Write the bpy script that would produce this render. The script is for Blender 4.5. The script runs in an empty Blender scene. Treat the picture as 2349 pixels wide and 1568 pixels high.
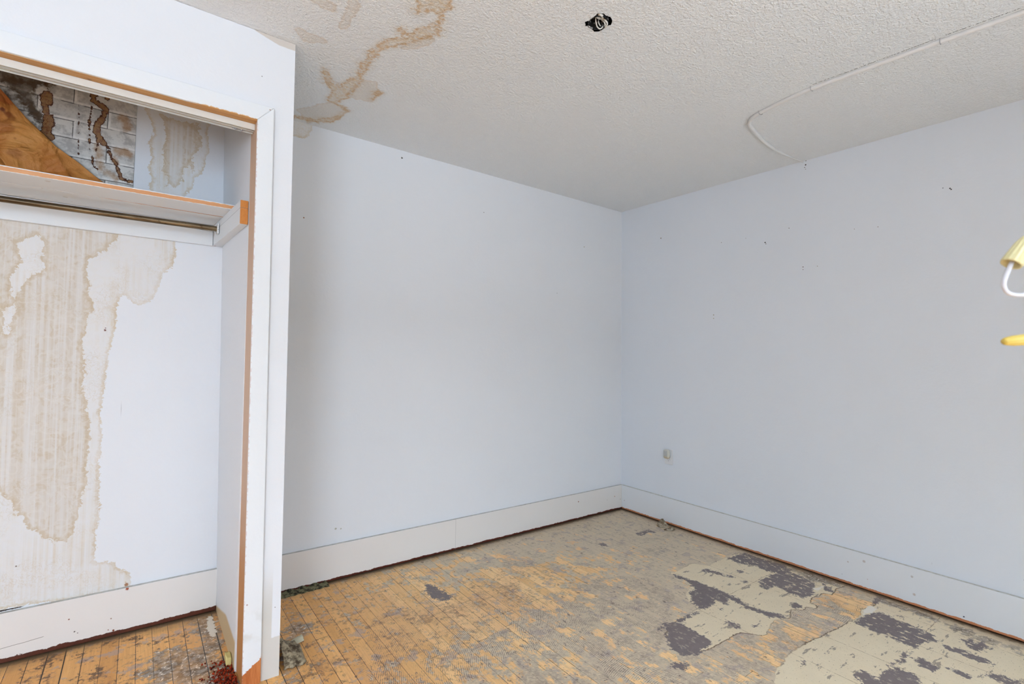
import bpy, bmesh, math, random
import numpy as np
from mathutils import Vector, Matrix

random.seed(7)
rng = np.random.default_rng(7)
scene = bpy.context.scene
COL = scene.collection

# ------------------------------------------------------------------ camera
W, Hh = 2349.0, 1568.0
F = 1143.0                      # focal length in pixels
C0 = np.array([W / 2, Hh / 2])
CAM_H = 1.258                   # camera height
CEIL = 2.48                     # ceiling height
BACK = 2.80                     # y of the back wall
def _dir(p):
    return np.array([p[0] - C0[0], -(p[1] - C0[1]), -F])
_X = _dir((2703.0, 845.0)); _X /= np.linalg.norm(_X)
_Y = _dir((319.0, 797.0)); _Y -= _X * (_X @ _Y); _Y /= np.linalg.norm(_Y)
_R = np.array([_X, _Y, np.cross(_X, _Y)])
O = np.array([0.0, 0.0, CAM_H])
def ray(p): return _R @ _dir(p)
def atz(p, z): r = ray(p); return O + r * (z - CAM_H) / r[2]
def atx(p, x): r = ray(p); return O + r * x / r[0]
def aty(p, y): r = ray(p); return O + r * y / r[1]

cam_d = bpy.data.cameras.new('camera'); cam = bpy.data.objects.new('camera', cam_d); COL.objects.link(cam)
cam_d.sensor_width = 36.0; cam_d.lens = F / W * 36.0; cam_d.clip_start = 0.02
cam.matrix_world = Matrix.Translation(Vector(O)) @ Matrix(_R.tolist()).to_4x4()
cam_d.dof.use_dof = True; cam_d.dof.focus_distance = 2.9; cam_d.dof.aperture_fstop = 9.0
scene.camera = cam

# ------------------------------------------------------------------ light
scene.view_settings.view_transform = 'Standard'
scene.view_settings.look = 'None'
scene.view_settings.gamma = 1.0
scene.view_settings.use_curve_mapping = False
scene.view_settings.exposure = 0.35
wd = bpy.data.worlds.new('sky'); scene.world = wd; wd.use_nodes = True
wd.node_tree.nodes['Background'].inputs[0].default_value = (0.80, 0.88, 1.0, 1)
wd.node_tree.nodes['Background'].inputs[1].default_value = 0.4
def area(name, loc, target, sx, sy, power, color):
    l = bpy.data.lights.new(name, 'AREA'); l.shape = 'RECTANGLE'; l.size = sx; l.size_y = sy
    l.energy = power; l.color = color
    o = bpy.data.objects.new(name, l); COL.objects.link(o)
    o.location = loc
    o.rotation_euler = (Vector(target) - Vector(loc)).to_track_quat('-Z', 'Y').to_euler()
    return o
# daylight entering through a left window and an added second one, both unseen
WIN1 = (-3.1, -1.0, 0.6, 2.25)     # rear wall: x0, x1, z0, z1
FILL_WIN = (0.3, 1.9, 0.6, 2.25)       # rear wall, second window added to light back wall and floor
LEFT, FRONT = -3.5, -1.9
SKYC, GNDC = (0.69, 0.83, 1.0), (0.76, 0.87, 1.0)
area('daylight_window', (-1.8, FRONT - 0.8, 1.42), (-1.8, 3, 1.42), 1.9, 1.5, 130, SKYC)
# added fill lamps: sky ones brighten the floor, ground ones the ceiling
area('ground_fill_left', (-2.05, FRONT - 1.0, -0.6), (-2.05, FRONT + 0.6, 2.5), 1.6, 1.2, 760, GNDC)
area('sky_fill_right', (1.1, FRONT - 2.3, 3.3), (1.1, FRONT + 1.2, 0.3), 2.0, 1.8, 240, SKYC)
area('ground_fill_right', (1.1, FRONT - 2.3, -0.5), (1.1, FRONT + 1.2, 2.5), 2.0, 1.8, 215, GNDC)
area('sky_fill_right_steep', (1.1, FRONT - 1.0, 3.2), (1.1, FRONT + 0.6, 0.3), 1.6, 1.2, 290, SKYC)
scene.cycles.max_bounces = 5; scene.cycles.diffuse_bounces = 4; scene.cycles.glossy_bounces = 3
scene.cycles.transmission_bounces = 4; scene.cycles.transparent_max_bounces = 6
scene.cycles.adaptive_threshold = 0.03; scene.cycles.use_light_tree = False

# ------------------------------------------------------------------ node helper
class NT:
    def __init__(s, name, rough=0.6, spec=0.3):
        s.m = bpy.data.materials.new(name); s.m.use_nodes = True
        s.t = s.m.node_tree; s.b = s.t.nodes['Principled BSDF']
        s.b.inputs['Roughness'].default_value = rough
        s.b.inputs['Specular IOR Level'].default_value = spec
        s._pos = None; s.cache = {}
    def n(s, typ): return s.t.nodes.new(typ)
    def link(s, a, b):
        if isinstance(a, (int, float)):
            b.default_value = a
        elif isinstance(a, tuple):
            b.default_value = (*a, 1) if len(a) == 3 and b.type == 'RGBA' else a
        else: s.t.links.new(a, b)
    def pos(s):
        if s._pos is None: s._pos = s.n('ShaderNodeTexCoord').outputs['Object']
        return s._pos
    def xyz(s, v=None):
        x = s.n('ShaderNodeSeparateXYZ'); s.link(v or s.pos(), x.inputs[0]); return x.outputs
    def vec(s, x, y, z):
        c = s.n('ShaderNodeCombineXYZ')
        for i, a in enumerate((x, y, z)): s.link(a, c.inputs[i])
        return c.outputs[0]
    def math(s, op, a, b=0.0, c=0.0):
        m = s.n('ShaderNodeMath'); m.operation = op
        s.link(a, m.inputs[0]); s.link(b, m.inputs[1]); s.link(c, m.inputs[2]); return m.outputs[0]
    def add(s, a, b): return s.math('ADD', a, b)
    def sub(s, a, b): return s.math('SUBTRACT', a, b)
    def mul(s, a, b): return s.math('MULTIPLY', a, b)
    def mx(s, a, b): return s.math('MAXIMUM', a, b)
    def mn(s, a, b): return s.math('MINIMUM', a, b)
    def inv(s, a): return s.math('SUBTRACT', 1.0, a)
    def step(s, a, e0, e1, o0=0.0, o1=1.0):
        m = s.n('ShaderNodeMapRange'); m.interpolation_type = 'SMOOTHSTEP'
        s.link(a, m.inputs[0])
        for i, v in enumerate((e0, e1, o0, o1)): s.link(v, m.inputs[i + 1])
        return m.outputs[0]
    def scale(s, v, f):
        m = s.n('ShaderNodeVectorMath'); m.operation = 'MULTIPLY'; s.link(v, m.inputs[0]); m.inputs[1].default_value = f
        return m.outputs[0]
    def vm(s, op, a, b):
        m = s.n('ShaderNodeVectorMath'); m.operation = op; s.link(a, m.inputs[0])
        if isinstance(b, tuple): m.inputs[1].default_value = b
        else: s.link(b, m.inputs[1])
        return m.outputs
    def noise(s, sc, detail=4, rough=0.6, v=None, dist=0.0, col=False):
        detail = min(detail, 5)
        key = (sc, detail, rough, id(v) if v is not None else 0, dist, col)
        if v is None and key in s.cache: return s.cache[key]
        n = s.n('ShaderNodeTexNoise'); s.link(v or s.pos(), n.inputs['Vector'])
        n.inputs['Scale'].default_value = sc; n.inputs['Detail'].default_value = detail
        n.inputs['Roughness'].default_value = rough; n.inputs['Distortion'].default_value = dist
        s.cache[key] = n.outputs['Color' if col else 'Fac']
        return s.cache[key]
    def white(s, v):
        n = s.n('ShaderNodeTexWhiteNoise'); n.noise_dimensions = '3D'; s.link(v, n.inputs['Vector']); return n.outputs
    def mix(s, f, a, b, mode='MIX'):
        m = s.n('ShaderNodeMix'); m.data_type = 'RGBA'; m.blend_type = mode
        s.link(f, m.inputs[0]); s.link(a, m.inputs[6]); s.link(b, m.inputs[7]); return m.outputs[2]
    def attr(s, name):
        a = s.n('ShaderNodeAttribute'); a.attribute_name = name; return a.outputs['Fac']
    def mark(s, p, r, amp=0.5, sc=300.0):
        """ragged spot mask round a point"""
        d = s.vm('DISTANCE', s.pos(), tuple(float(q) for q in p))[1]
        key = 'mk%g' % sc
        if key not in s.cache: s.cache[key] = s.noise(sc, 2)
        n = s.cache[key]
        return s.inv(s.step(s.add(d, s.mul(s.sub(n, 0.5), r * amp * 2)), r * 0.5, r * 0.85))
    def bump(s, h, strength=0.3, dist=0.01):
        b = s.n('ShaderNodeBump'); b.inputs['Strength'].default_value = strength
        b.inputs['Distance'].default_value = dist; s.link(h, b.inputs['Height']); s.link(b.outputs[0], s.b.inputs['Normal'])
    def out(s, col): s.link(col, s.b.inputs['Base Color']); return s.m

def srgb(r, g, b, k=1.0):
    f = lambda c: ((c / 255) / 12.92 if c <= 10 else (((c / 255) + 0.055) / 1.055) ** 2.4) * k
    return (f(r), f(g), f(b))

# ------------------------------------------------------------------ object helpers
def link(o, parent=None):
    COL.objects.link(o)
    if parent: o.parent = parent
    return o
def empty(name, loc=(0, 0, 0)):
    o = bpy.data.objects.new(name, None); o.location = loc; o.empty_display_size = 0.05
    return link(o)
def tag(o, label=None, cat=None, group=None, kind=None):
    if label: o['label'] = label
    if cat: o['category'] = cat
    if group: o['group'] = group
    if kind: o['kind'] = kind
    return o
def from_bm(name, bm, mat, parent=None, smooth=False):
    """the mesh is in world space; the parent's offset is taken out"""
    me = bpy.data.meshes.new(name); bmesh.ops.recalc_face_normals(bm, faces=bm.faces[:])
    bm.to_mesh(me); bm.free()
    o = bpy.data.objects.new(name, me); me.materials.append(mat)
    if smooth:
        for p in me.polygons: p.use_smooth = True
    link(o, parent)
    if parent: o.matrix_parent_inverse = Matrix.Translation(-Vector(parent.location))
    return o
def prism(bm, a, b):
    """closed solid between two rings of points with equal counts"""
    va = [bm.verts.new(p) for p in a]; vb = [bm.verts.new(p) for p in b]; n = len(a)
    bm.faces.new(va); bm.faces.new(vb[::-1])
    for i in range(n): bm.faces.new((va[i], vb[i], vb[(i + 1) % n], va[(i + 1) % n]))
def box(bm, x0, x1, y0, y1, z0, z1):
    prism(bm, [(x0, y0, z0), (x1, y0, z0), (x1, y1, z0), (x0, y1, z0)],
          [(x0, y0, z1), (x1, y0, z1), (x1, y1, z1), (x0, y1, z1)])
def bevel(o, w=0.002, seg=2):
    m = o.modifiers.new('bevel', 'BEVEL'); m.width = w; m.segments = seg; m.limit_method = 'ANGLE'; return o
def catmull(pts, n=8):
    P = [Vector(p) for p in pts]; P = [P[0] * 2 - P[1]] + P + [P[-1] * 2 - P[-2]]; out = []
    for i in range(1, len(P) - 2):
        a, b, c, d = P[i - 1:i + 3]
        for k in range(n):
            t = k / n
            out.append(0.5 * ((2 * b) + (c - a) * t + (2 * a - 5 * b + 4 * c - d) * t * t + (3 * b - a - 3 * c + d) * t ** 3))
    out.append(P[-2]); return out
def tube(bm, pts, r, seg=10, n=8, wob=0.0):
    path = catmull(pts, n) if n else [Vector(p) for p in pts]
    rings = []; up = Vector((0.3, 0.2, 0.93)).normalized()
    for i, p in enumerate(path):
        t = (path[min(i + 1, len(path) - 1)] - path[max(i - 1, 0)]).normalized()
        s = t.cross(up)
        if s.length < 1e-3: s = t.cross(Vector((1, 0, 0)))
        s.normalize(); u = s.cross(t).normalized()
        rr = (r(i / (len(path) - 1)) if callable(r) else r) * (1 + wob * (random.random() - .5))
        rings.append([bm.verts.new(p + (s * math.cos(a) + u * math.sin(a)) * rr) for a in [2 * math.pi * k / seg for k in range(seg)]])
    for A, B in zip(rings, rings[1:]):
        for k in range(seg): bm.faces.new((A[k], A[(k + 1) % seg], B[(k + 1) % seg], B[k]))
    bm.faces.new(rings[0][::-1]); bm.faces.new(rings[-1])

# ------------------------------------------------------------------ signed distances for stains and worn patches
def sd_poly(P, poly):
    """positive inside; P (n,2), poly (m,2)"""
    poly = np.asarray(poly, float); n = len(poly)
    d = np.full(len(P), 1e9); inside = np.zeros(len(P), bool)
    for i in range(n):
        a, b = poly[i], poly[(i + 1) % n]; e = b - a; w = P - a
        t = np.clip((w @ e) / max(e @ e, 1e-12), 0, 1)
        d = np.minimum(d, np.hypot(*(w - t[:, None] * e).T))
        c = (a[1] > P[:, 1]) != (b[1] > P[:, 1])
        with np.errstate(divide='ignore', invalid='ignore'):
            xc = (b[0] - a[0]) * (P[:, 1] - a[1]) / (b[1] - a[1]) + a[0]
        inside ^= c & (P[:, 0] < xc)
    return np.where(inside, d, -d)
def sd_line(P, pts, r):
    """stroke along pts; r is a radius or one radius per point"""
    pts = np.asarray(pts, float); rr = np.full(len(pts), r) if np.isscalar(r) else np.asarray(r, float)
    best = np.full(len(P), -1e9)
    for i in range(len(pts) - 1):
        a, b = pts[i], pts[i + 1]; e = b - a; w = P - a
        t = np.clip((w @ e) / max(e @ e, 1e-12), 0, 1)
        best = np.maximum(best, rr[i] + (rr[i + 1] - rr[i]) * t - np.hypot(*(w - t[:, None] * e).T))
    return best
def union(l, P): 
    out = np.full(len(P), -1.0)
    for q in l: out = np.maximum(out, q)
    return out
def grid_mesh(name, us, vs, fn, mat, attrs=None, hole=None, parent=None):
    """sheet over us x vs; fn(U,V)->(n,3); attrs {name: values}; hole = values > 0 cut away"""
    U, V = np.meshgrid(us, vs); nu, nv = len(us), len(vs)
    P = np.ascontiguousarray(fn(U.ravel(), V.ravel()), dtype=np.float32)
    idx = np.arange(nu * nv).reshape(nv, nu)
    q = np.stack([idx[:-1, :-1], idx[:-1, 1:], idx[1:, 1:], idx[1:, :-1]], -1).reshape(-1, 4)
    if hole is not None:
        q = q[(hole[q] > 0).sum(1) < 3]
    me = bpy.data.meshes.new(name)
    me.vertices.add(len(P)); me.vertices.foreach_set('co', P.ravel())
    me.loops.add(q.size); me.loops.foreach_set('vertex_index', q.ravel().astype(np.int32))
    me.polygons.add(len(q)); me.polygons.foreach_set('loop_start', np.arange(0, q.size, 4, dtype=np.int32))
    me.polygons.foreach_set('loop_total', np.full(len(q), 4, dtype=np.int32))
    for k, v in (attrs or {}).items():
        a = me.attributes.new(k, 'FLOAT', 'POINT'); a.data.foreach_set('value', np.asarray(v, np.float32))
    me.update(calc_edges=True); me.validate()
    me.materials.append(mat)
    o = bpy.data.objects.new(name, me); link(o, parent)
    return o
def lines(segs):
    out = []
    for a, b, st in segs: out.append(np.arange(a, b - 1e-6, st))
    out.append(np.array([segs[-1][1]])); return np.concatenate(out)

# ================================================================== MATERIALS
PAINT = (0.835, 0.852, 0.875)
CEILP = (0.88, 0.90, 0.91)
TRIM = (0.845, 0.87, 0.885)

def paint_mat(name, base=PAINT, rough=0.55, marks=(), cracks=(), stain=None, extra=None, gap_shade=False):
    s = NT(name, rough)
    n = s.noise(1.3, 1); col = s.mix(s.mul(n, 0.25), base, tuple(c * 0.93 for c in base))
    if stain: col = stain(s, col)
    for p, r, c in marks: col = s.mix(s.mark(p, r), col, c)
    for name_, c, w in cracks:
        a = s.attr(name_); nn = s.noise(120, 4)
        col = s.mix(s.step(s.add(a, s.mul(s.sub(nn, 0.5), 0.006)), 0.0, w), col, c)
    if extra: col = extra(s, col)
    if gap_shade: col = s.mix(s.step(s.xyz()[2], .010, .013, 1.0, 0.0), col, (0.03, 0.022, 0.018))  # shadow line under the baseboard, painted dark on the wall foot
    s.bump(s.noise(45, 2), 0.15, 0.005)
    return s.out(col)

BROWN = srgb(70, 45, 35); DARK = (0.03, 0.028, 0.03)

# --- raw wood used for jambs and planks
def wood_mat(name, base, dark, axis='z', rough=0.6, marks=(), scale=1.0):
    s = NT(name, rough)
    f = {'z': (60, 60, 3), 'x': (3, 60, 60), 'y': (60, 3, 60)}[axis]
    v = s.scale(s.pos(), tuple(q * scale for q in f))
    n = s.noise(1.0, 5, 0.65, v, 0.6); n2 = s.noise(6, 3)
    col = s.mix(s.step(n, 0.3, 0.75), base, dark)
    col = s.mix(s.mul(n2, 0.25), col, tuple(q * 0.75 for q in base))
    for p, r, c in marks: col = s.mix(s.mark(p, r), col, c)
    s.bump(n, 0.2, 0.002)
    return s.out(col)

# ================================================================== FLOOR
def c5(l): return [(1250 + u / 3.35, 1100 + v / 3.35) for u, v in l]
def c4(l): return [(600 + u / 3.35, 1100 + v / 3.35) for u, v in l]
def c6(l): return [(1850 + u / 3.35, 1100 + v / 3.35) for u, v in l]
def c3(l): return [(u / 3.027, 1050 + v / 3.027) for u, v in l]
def fl(px): return np.array([atz(p, 0)[:2] for p in px])

beige_polys = [
    c5([(960, 715), (1040, 690), (1130, 640), (1260, 660), (1400, 590), (1500, 560), (1700, 600), (1860, 660), (2060, 740), (2340, 800),
        (2250, 835), (2230, 850), (2210, 885), (2140, 870), (2060, 905), (2040, 945), (2100, 970), (2080, 990), (2010, 975), (1990, 1000),
        (1890, 1000), (1880, 1060), (1760, 1080), (1730, 1120), (1700, 1200), (1620, 1190), (1500, 1170), (1420, 1215), (1340, 1260),
        (1290, 1290), (1200, 1320), (1000, 1300), (930, 1180), (1000, 1090), (1170, 990), (1110, 940), (1085, 880), (1130, 810), (1050, 760)]),
    c6([(560, 900), (760, 930), (1100, 1040), (1672, 1230), (2000, 1400), (2000, 1800), (400, 1800), (-260, 1650), (-230, 1450), (-120, 1330), (20, 1240),
        (150, 1190), (280, 1120), (390, 1060), (420, 1000), (520, 960)]),
]
dark_polys = [
    c5([(990, 728), (1120, 765), (1300, 830), (1440, 890), (1560, 960), (1690, 1005), (1860, 1045), (1850, 1068), (1700, 1050), (1560, 985), (1420, 915),
        (1400, 960), (1300, 915), (1310, 955), (1250, 985), (1180, 990), (1130, 950), (1110, 870), (1145, 835), (1110, 790), (1040, 765)]),
    c5([(940, 1130), (1000, 1090), (1090, 1035), (1180, 1000), (1120, 1060), (1050, 1105), (1130, 1155), (1210, 1195), (1275, 1240), (1270, 1265), (1220, 1300),
        (1160, 1350), (1060, 1350), (970, 1300), (940, 1230)]),
    c5([(850, 1150), (930, 1105), (1010, 1095), (930, 1140), (870, 1165)]),
    c5([(1640, 780), (1700, 745), (1830, 690), (1960, 730), (2060, 790), (2070, 870), (1990, 915), (1930, 885), (1850, 850), (1780, 820), (1680, 840)]),
    c5([(1400, 600), (1470, 580), (1540, 560), (1650, 600), (1830, 650), (1900, 690), (1830, 720), (1700, 700), (1600, 655), (1480, 640)]),
    c5([(690, 412), (740, 400), (800, 383), (860, 403), (800, 405), (740, 432)]),
    c5([(415, 487), (450, 485), (475, 503), (440, 508)]),
    c5([(1480, 697), (1530, 703), (1560, 720), (1500, 712)]), c5([(1500, 770), (1550, 780), (1530, 795)]),
    c5([(1200, 690), (1250, 680), (1300, 700), (1450, 745), (1440, 755), (1300, 715), (1230, 712)]),
    c5([(1380, 1080), (1440, 1085), (1500, 1130), (1460, 1135), (1400, 1105)]),
    c5([(1580, 1115), (1660, 1120), (1610, 1130)]), c5([(1340, 985), (1370, 990), (1350, 996)]),
    c5([(1890, 960), (1930, 940), (1980, 980), (1900, 992)]),
    c5([(960, 1410), (1050, 1400), (1130, 1430), (1090, 1460), (1000, 1450)]),
    c5([(1950, 1390), (2020, 1380), (2000, 1415)]), c5([(2130, 790), (2200, 830), (2220, 870), (2150, 850)]),
    c4([(1260, 800), (1310, 805), (1380, 850), (1470, 890), (1440, 925), (1415, 938), (1340, 925), (1290, 890), (1265, 850)]),
    c6([(390, 1070), (440, 1035), (560, 1010), (700, 1080), (850, 1130), (960, 1180), (1020, 1250), (950, 1240), (880, 1260), (850, 1300),
        (760, 1270), (680, 1230), (600, 1190), (480, 1150), (390, 1110)]),
    c6([(1040, 1270), (1200, 1300), (1350, 1360), (1450, 1420), (1400, 1422), (1250, 1370), (1100, 1310)]),
    c6([(1180, 1230), (1260, 1220), (1300, 1260), (1350, 1230), (1420, 1300), (1330, 1320), (1250, 1290)]),
    c6([(800, 1360), (900, 1370), (980, 1420), (1040, 1450), (960, 1470), (880, 1430)]),
    c6([(640, 1430), (720, 1380), (780, 1305), (810, 1310), (740, 1390), (680, 1440)]),
    c6([(350, 1490), (430, 1470), (540, 1520), (620, 1450), (700, 1440), (800, 1480), (850, 1520), (900, 1620), (500, 1620)]),
    c6([(1050, 1430), (1150, 1450), (1300, 1530), (1250, 1530), (1130, 1480)]),
    c6([(1350, 1490), (1500, 1500), (1690, 1568), (1500, 1568)]),
    c6([(540, 890), (620, 905), (540, 960), (500, 970)]),
]
grime_polys = [
    c5([(1850, 640), (2000, 680), (2150, 730), (2345, 800), (2260, 830), (2150, 800), (2000, 760), (1880, 710)]),
    c6([(540, 880), (700, 945), (850, 990), (1000, 1060), (1200, 1140), (1672, 1290), (1672, 1350), (1350, 1250), (1200, 1190), (1050, 1120), (900, 1060), (780, 1010), (640, 960), (560, 935)]),
    c3([(1240, 1130), (1500, 1040), (1560, 1200), (1640, 1450), (1700, 1600), (1000, 1600), (1010, 1400), (1110, 1330), (1380, 1300), (1330, 1200), (1250, 1150)]),
    c4([(160, 990), (260, 990), (330, 1080), (420, 1180), (250, 1250), (330, 1400), (200, 1568), (60, 1568), (150, 1400)]),
]
comb_polys = [
    c5([(-1400, 1100), (-700, 950), (0, 860), (300, 780), (550, 740), (900, 740), (1060, 900), (900, 1130), (930, 1300), (1340, 1250), (1450, 1210), (1700, 1210),
        (1760, 1090), (2100, 990), (2250, 1000), (2350, 1150), (2120, 1230), (1950, 1380), (1800, 1700), (-1400, 1700)]),
    c6([(0, 980), (150, 960), (400, 980), (380, 1060), (280, 1110), (100, 1200), (-100, 1200)]),
    c4([(1900, 620), (2300, 620), (2300, 760), (2000, 740)]), c4([(1500, 720), (2100, 860), (1900, 940), (1600, 830)]),
]
plaster_polys = [c6([(430, 1000), (470, 960), (550, 980), (520, 1020), (430, 1040)]), c5([(2050, 830), (2160, 810), (2100, 860)]),
                 c3([(1440, 1100), (1480, 1090), (1510, 1200), (1480, 1290), (1430, 1180)]), c4([(210, 1260), (290, 1260), (260, 1310), (200, 1320)])]

fx = lines([(LEFT, -0.6, 0.29), (-0.6, 3.268, 0.012)]); fy = lines([(FRONT, 0.1, 0.25), (0.1, BACK, 0.012)])
Ux, Vy = np.meshgrid(fx, fy); FP = np.stack([Ux.ravel(), Vy.ravel()], 1)
near = (FP[:, 0] > -0.7)
def sdu(polys, P=FP, conv=fl):
    out = np.full(len(P), -0.3)
    for q in polys: out = np.maximum(out, sd_poly(P, conv(q)))
    return out
X_, Y_ = FP[:, 0], FP[:, 1]
# how much grey adhesive is left on the boards
haze = 0.22 + 0.60 / (1 + np.exp(-(X_ - 1.35) * 3.2)) 
haze += 0.10 * np.exp(-((X_ - 1.2) ** 2 + (Y_ - 1.7) ** 2) / 0.3)
haze -= 0.40 * np.exp(-((X_ - 1.75) ** 2 / 0.5 + (Y_ - 2.15) ** 2 / 0.07))
haze -= 0.55 * np.exp(-((X_ - 3.0) ** 2 / 0.02 + (Y_ - 1.02) ** 2 / 0.03))
haze -= 0.25 * np.exp(-((X_ - 2.35) ** 2 / 0.2 + (Y_ - 1.05) ** 2 / 0.05))
haze = np.where((X_ < 0.36) & (Y_ > 2.1), 0.12, haze)

s = NT('floor_worn_boards', 0.5, 0.35)
sx, sy, sz = s.xyz()
nW = s.noise(9, 5, 0.62); nF = s.noise(45, 4, 0.65); nL = s.noise(2.2, 3, 0.55)
su = s.math('DIVIDE', s.add(sx, 0.029), 0.0572); sid = s.math('FLOOR', su); sfr = s.math('FRACT', su)
rid = s.white(s.vec(sid, 3.1, 0.7))[0]
vv = s.math('DIVIDE', s.add(sy, s.mul(rid, 3.7)), 2.3); vid = s.math('FLOOR', vv); vfr = s.math('FRACT', vv)
rb = s.white(s.vec(sid, vid, 1.0))[0]
edge = s.mn(sfr, s.inv(sfr))
swid = s.mul(s.add(0.012, s.mul(s.math('POWER', s.white(s.vec(sid, 9.0, 2.0))[0], 2.0), 0.05)), s.step(sx, 0.4, 1.3, 1.25, 0.7))
seam = s.inv(s.step(s.sub(edge, s.mul(s.sub(nF, 0.5), 0.02)), s.mul(swid, 0.5), swid))
butt = s.inv(s.step(s.mul(s.mn(vfr, s.inv(vfr)), 2.3), 0.0006, 0.0014))
seam = s.mx(seam, butt)
grain = s.noise(1.0, 3, 0.6, s.scale(s.pos(), (140, 6, 1)))
wood = s.mix(rb, s.mix(s.step(sx, .5, 1.4), srgb(214, 166, 104), srgb(222, 192, 144)), s.mix(s.step(sx, .5, 1.4), srgb(190, 138, 78), srgb(206, 170, 118)))
wood = s.mix(s.mul(s.step(grain, 0.35, 0.7), 0.35), wood, srgb(176, 120, 64))
wood = s.mix(s.mul(s.step(nL, 0.45, 0.7), 0.45), wood, srgb(200, 160, 120))
wood = s.mix(s.mul(s.step(s.add(s.mul(nW, .5), s.mul(nF, .5)), 0.50, 0.60), 0.55), wood, srgb(140, 102, 72))
# grey thinset haze over the boards
stretch = s.noise(1.0, 5, 0.68, s.scale(s.pos(), (26, 12, 1)))
h = s.add(s.add(s.attr('haze'), s.mul(s.sub(rb, 0.5), 0.20)), s.add(s.mul(s.sub(nW, 0.5), 1.3), s.mul(s.sub(stretch, 0.5), 1.3)))
hz = s.step(h, 0.44, 0.62)
hazec = s.mix(nF, srgb(188, 178, 158), srgb(170, 160, 144))
col = s.mix(s.mul(hz, 0.86), wood, hazec)
col = s.mix(s.mul(s.step(s.noise(11, 4, 0.7, s.vm('ADD', s.pos(), (5.2, 1.3, 0))[0]), 0.56, 0.62), 0.55), col, srgb(150, 138, 136))
# trowel combing: arcs of fine ridges
vo = s.n('ShaderNodeTexVoronoi'); s.link(s.vm('ADD', s.pos(), s.scale(s.vec(nW, nL, 0.0), (0.10, 0.10, 0)))[0], vo.inputs['Vector']); vo.inputs['Scale'].default_value = 2.4
cc = s.vm('ADD', s.vm('ADD', vo.outputs['Position'], s.scale(vo.outputs['Color'], (1.1, 0.7, 0)))[0], (-0.55, -0.95, 0))[0]
cc = s.vm('MULTIPLY', cc, (1, 1, 0))[0]
dist = s.vm('DISTANCE', s.vm('MULTIPLY', s.pos(), (1, 1, 0))[0], cc)[1]
dist = s.add(dist, s.mul(nW, 0.02))
rip = s.math('SINE', s.mul(dist, 2 * math.pi / 0.0080))
brk = s.noise(60, 3, 0.6)
rip = s.step(s.add(rip, s.mul(s.sub(brk, 0.5), 4.5)), 0.25, 0.75)
cmb = s.step(s.add(s.attr('comb'), s.mul(s.sub(nL, 0.47), 0.55)), 0.0, 0.03)
cm2 = s.mul(s.step(s.noise(7, 3, 0.6, s.vm('ADD', s.pos(), (3.0, 7.0, 0))[0]), 0.56, 0.60), 0.45)
cmask = s.mul(s.mx(cmb, cm2), rip)
cmask = s.mul(cmask, s.step(s.add(s.mul(stretch, .5), s.mul(nW, .5)), 0.42, 0.54))
combc = s.mix(nF, srgb(98, 76, 68), srgb(108, 92, 92))
col = s.mix(s.mul(cmask, 0.66), col, combc)
# scratches and small dark scabs
scab = s.step(s.noise(1.0, 5, 0.72, s.scale(s.pos(), (40, 22, 1))), 0.60, 0.645)
col = s.mix(s.mul(scab, 0.75), col, srgb(92, 76, 74))
col = s.mix(s.mul(seam, s.add(0.40, s.mul(s.inv(hz), 0.6))), col, srgb(30, 20, 14))
blk = s.mul(s.step(s.add(s.mul(nW, .35), s.add(s.mul(nF, .30), s.mul(stretch, .35))), 0.53, 0.58), s.step(sx, 0.2, 1.1, 0.8, 0.15))
col = s.mix(blk, col, srgb(74, 54, 40))
# intact beige backing paper on the right
sdB = s.add(s.attr('beige'), s.add(s.mul(s.sub(nW, 0.5), 0.035), s.mul(s.sub(nF, 0.5), 0.02)))
bm_ = s.step(sdB, 0.0, 0.0012)
paper = s.mix(nW, srgb(206, 194, 168), srgb(192, 178, 152))
paper = s.mix(s.step(s.noise(150, 2, 0.5), 0.66, 0.72), paper, srgb(130, 112, 90))
tx = s.math('ABSOLUTE', s.sub(s.math('FRACT', s.add(s.math('DIVIDE', s.sub(sx, 2.292), 0.267), s.add(0.5, s.mul(nW, 0.03)))), 0.52))
ty = s.math('ABSOLUTE', s.sub(s.math('FRACT', s.add(s.math('DIVIDE', s.sub(sy, 1.453), 0.733), s.add(0.5, s.mul(nW, 0.02)))), 0.51))
tj = s.mx(s.inv(s.step(tx, 0.002, 0.008)), s.inv(s.step(ty, 0.001, 0.003)))
paper = s.mix(s.mul(tj, s.step(nF, 0.35, 0.6)), paper, srgb(128, 104, 78))
paper = s.mix(s.mul(s.step(s.noise(1.0, 4, 0.65, s.scale(s.pos(), (9, 30, 1))), 0.60, 0.64), 0.7), paper, srgb(104, 92, 86))
col = s.mix(bm_, col, paper)
rim = s.mul(s.inv(s.step(s.math('ABSOLUTE', sdB), 0.0012, 0.004)), s.step(nL, 0.42, 0.56))
col = s.mix(s.mul(rim, 0.85), col, srgb(84, 62, 40))
# dark purple grey felt where the paper tore off
sdD = s.add(s.attr('dark'), s.add(s.mul(s.sub(nF, 0.5), 0.07), s.add(s.mul(s.sub(nW, 0.5), 0.05), s.mul(s.sub(s.noise(1.0, 4, 0.72, s.scale(s.pos(), (110, 50, 1))), 0.5), 0.06))))
dm = s.mul(s.step(sdD, -0.002, 0.002), s.inv(s.mul(s.step(s.noise(1.0, 4, 0.72, s.scale(s.pos(), (42, 24, 1))), .57, .60), s.step(sx, 2.7, 2.8, .35, 1.0))))
felt = s.mix(nF, srgb(116, 107, 108), srgb(92, 83, 83))
felt = s.mix(s.mul(s.step(s.math('SINE', s.mul(s.add(sx, s.mul(sy, 0.35)), 2 * math.pi / 0.009)), 0.2, 0.9), s.mul(s.step(nL, 0.45, 0.6), 0.35)), felt, srgb(140, 126, 118))
col = s.mix(dm, col, felt)
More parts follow.
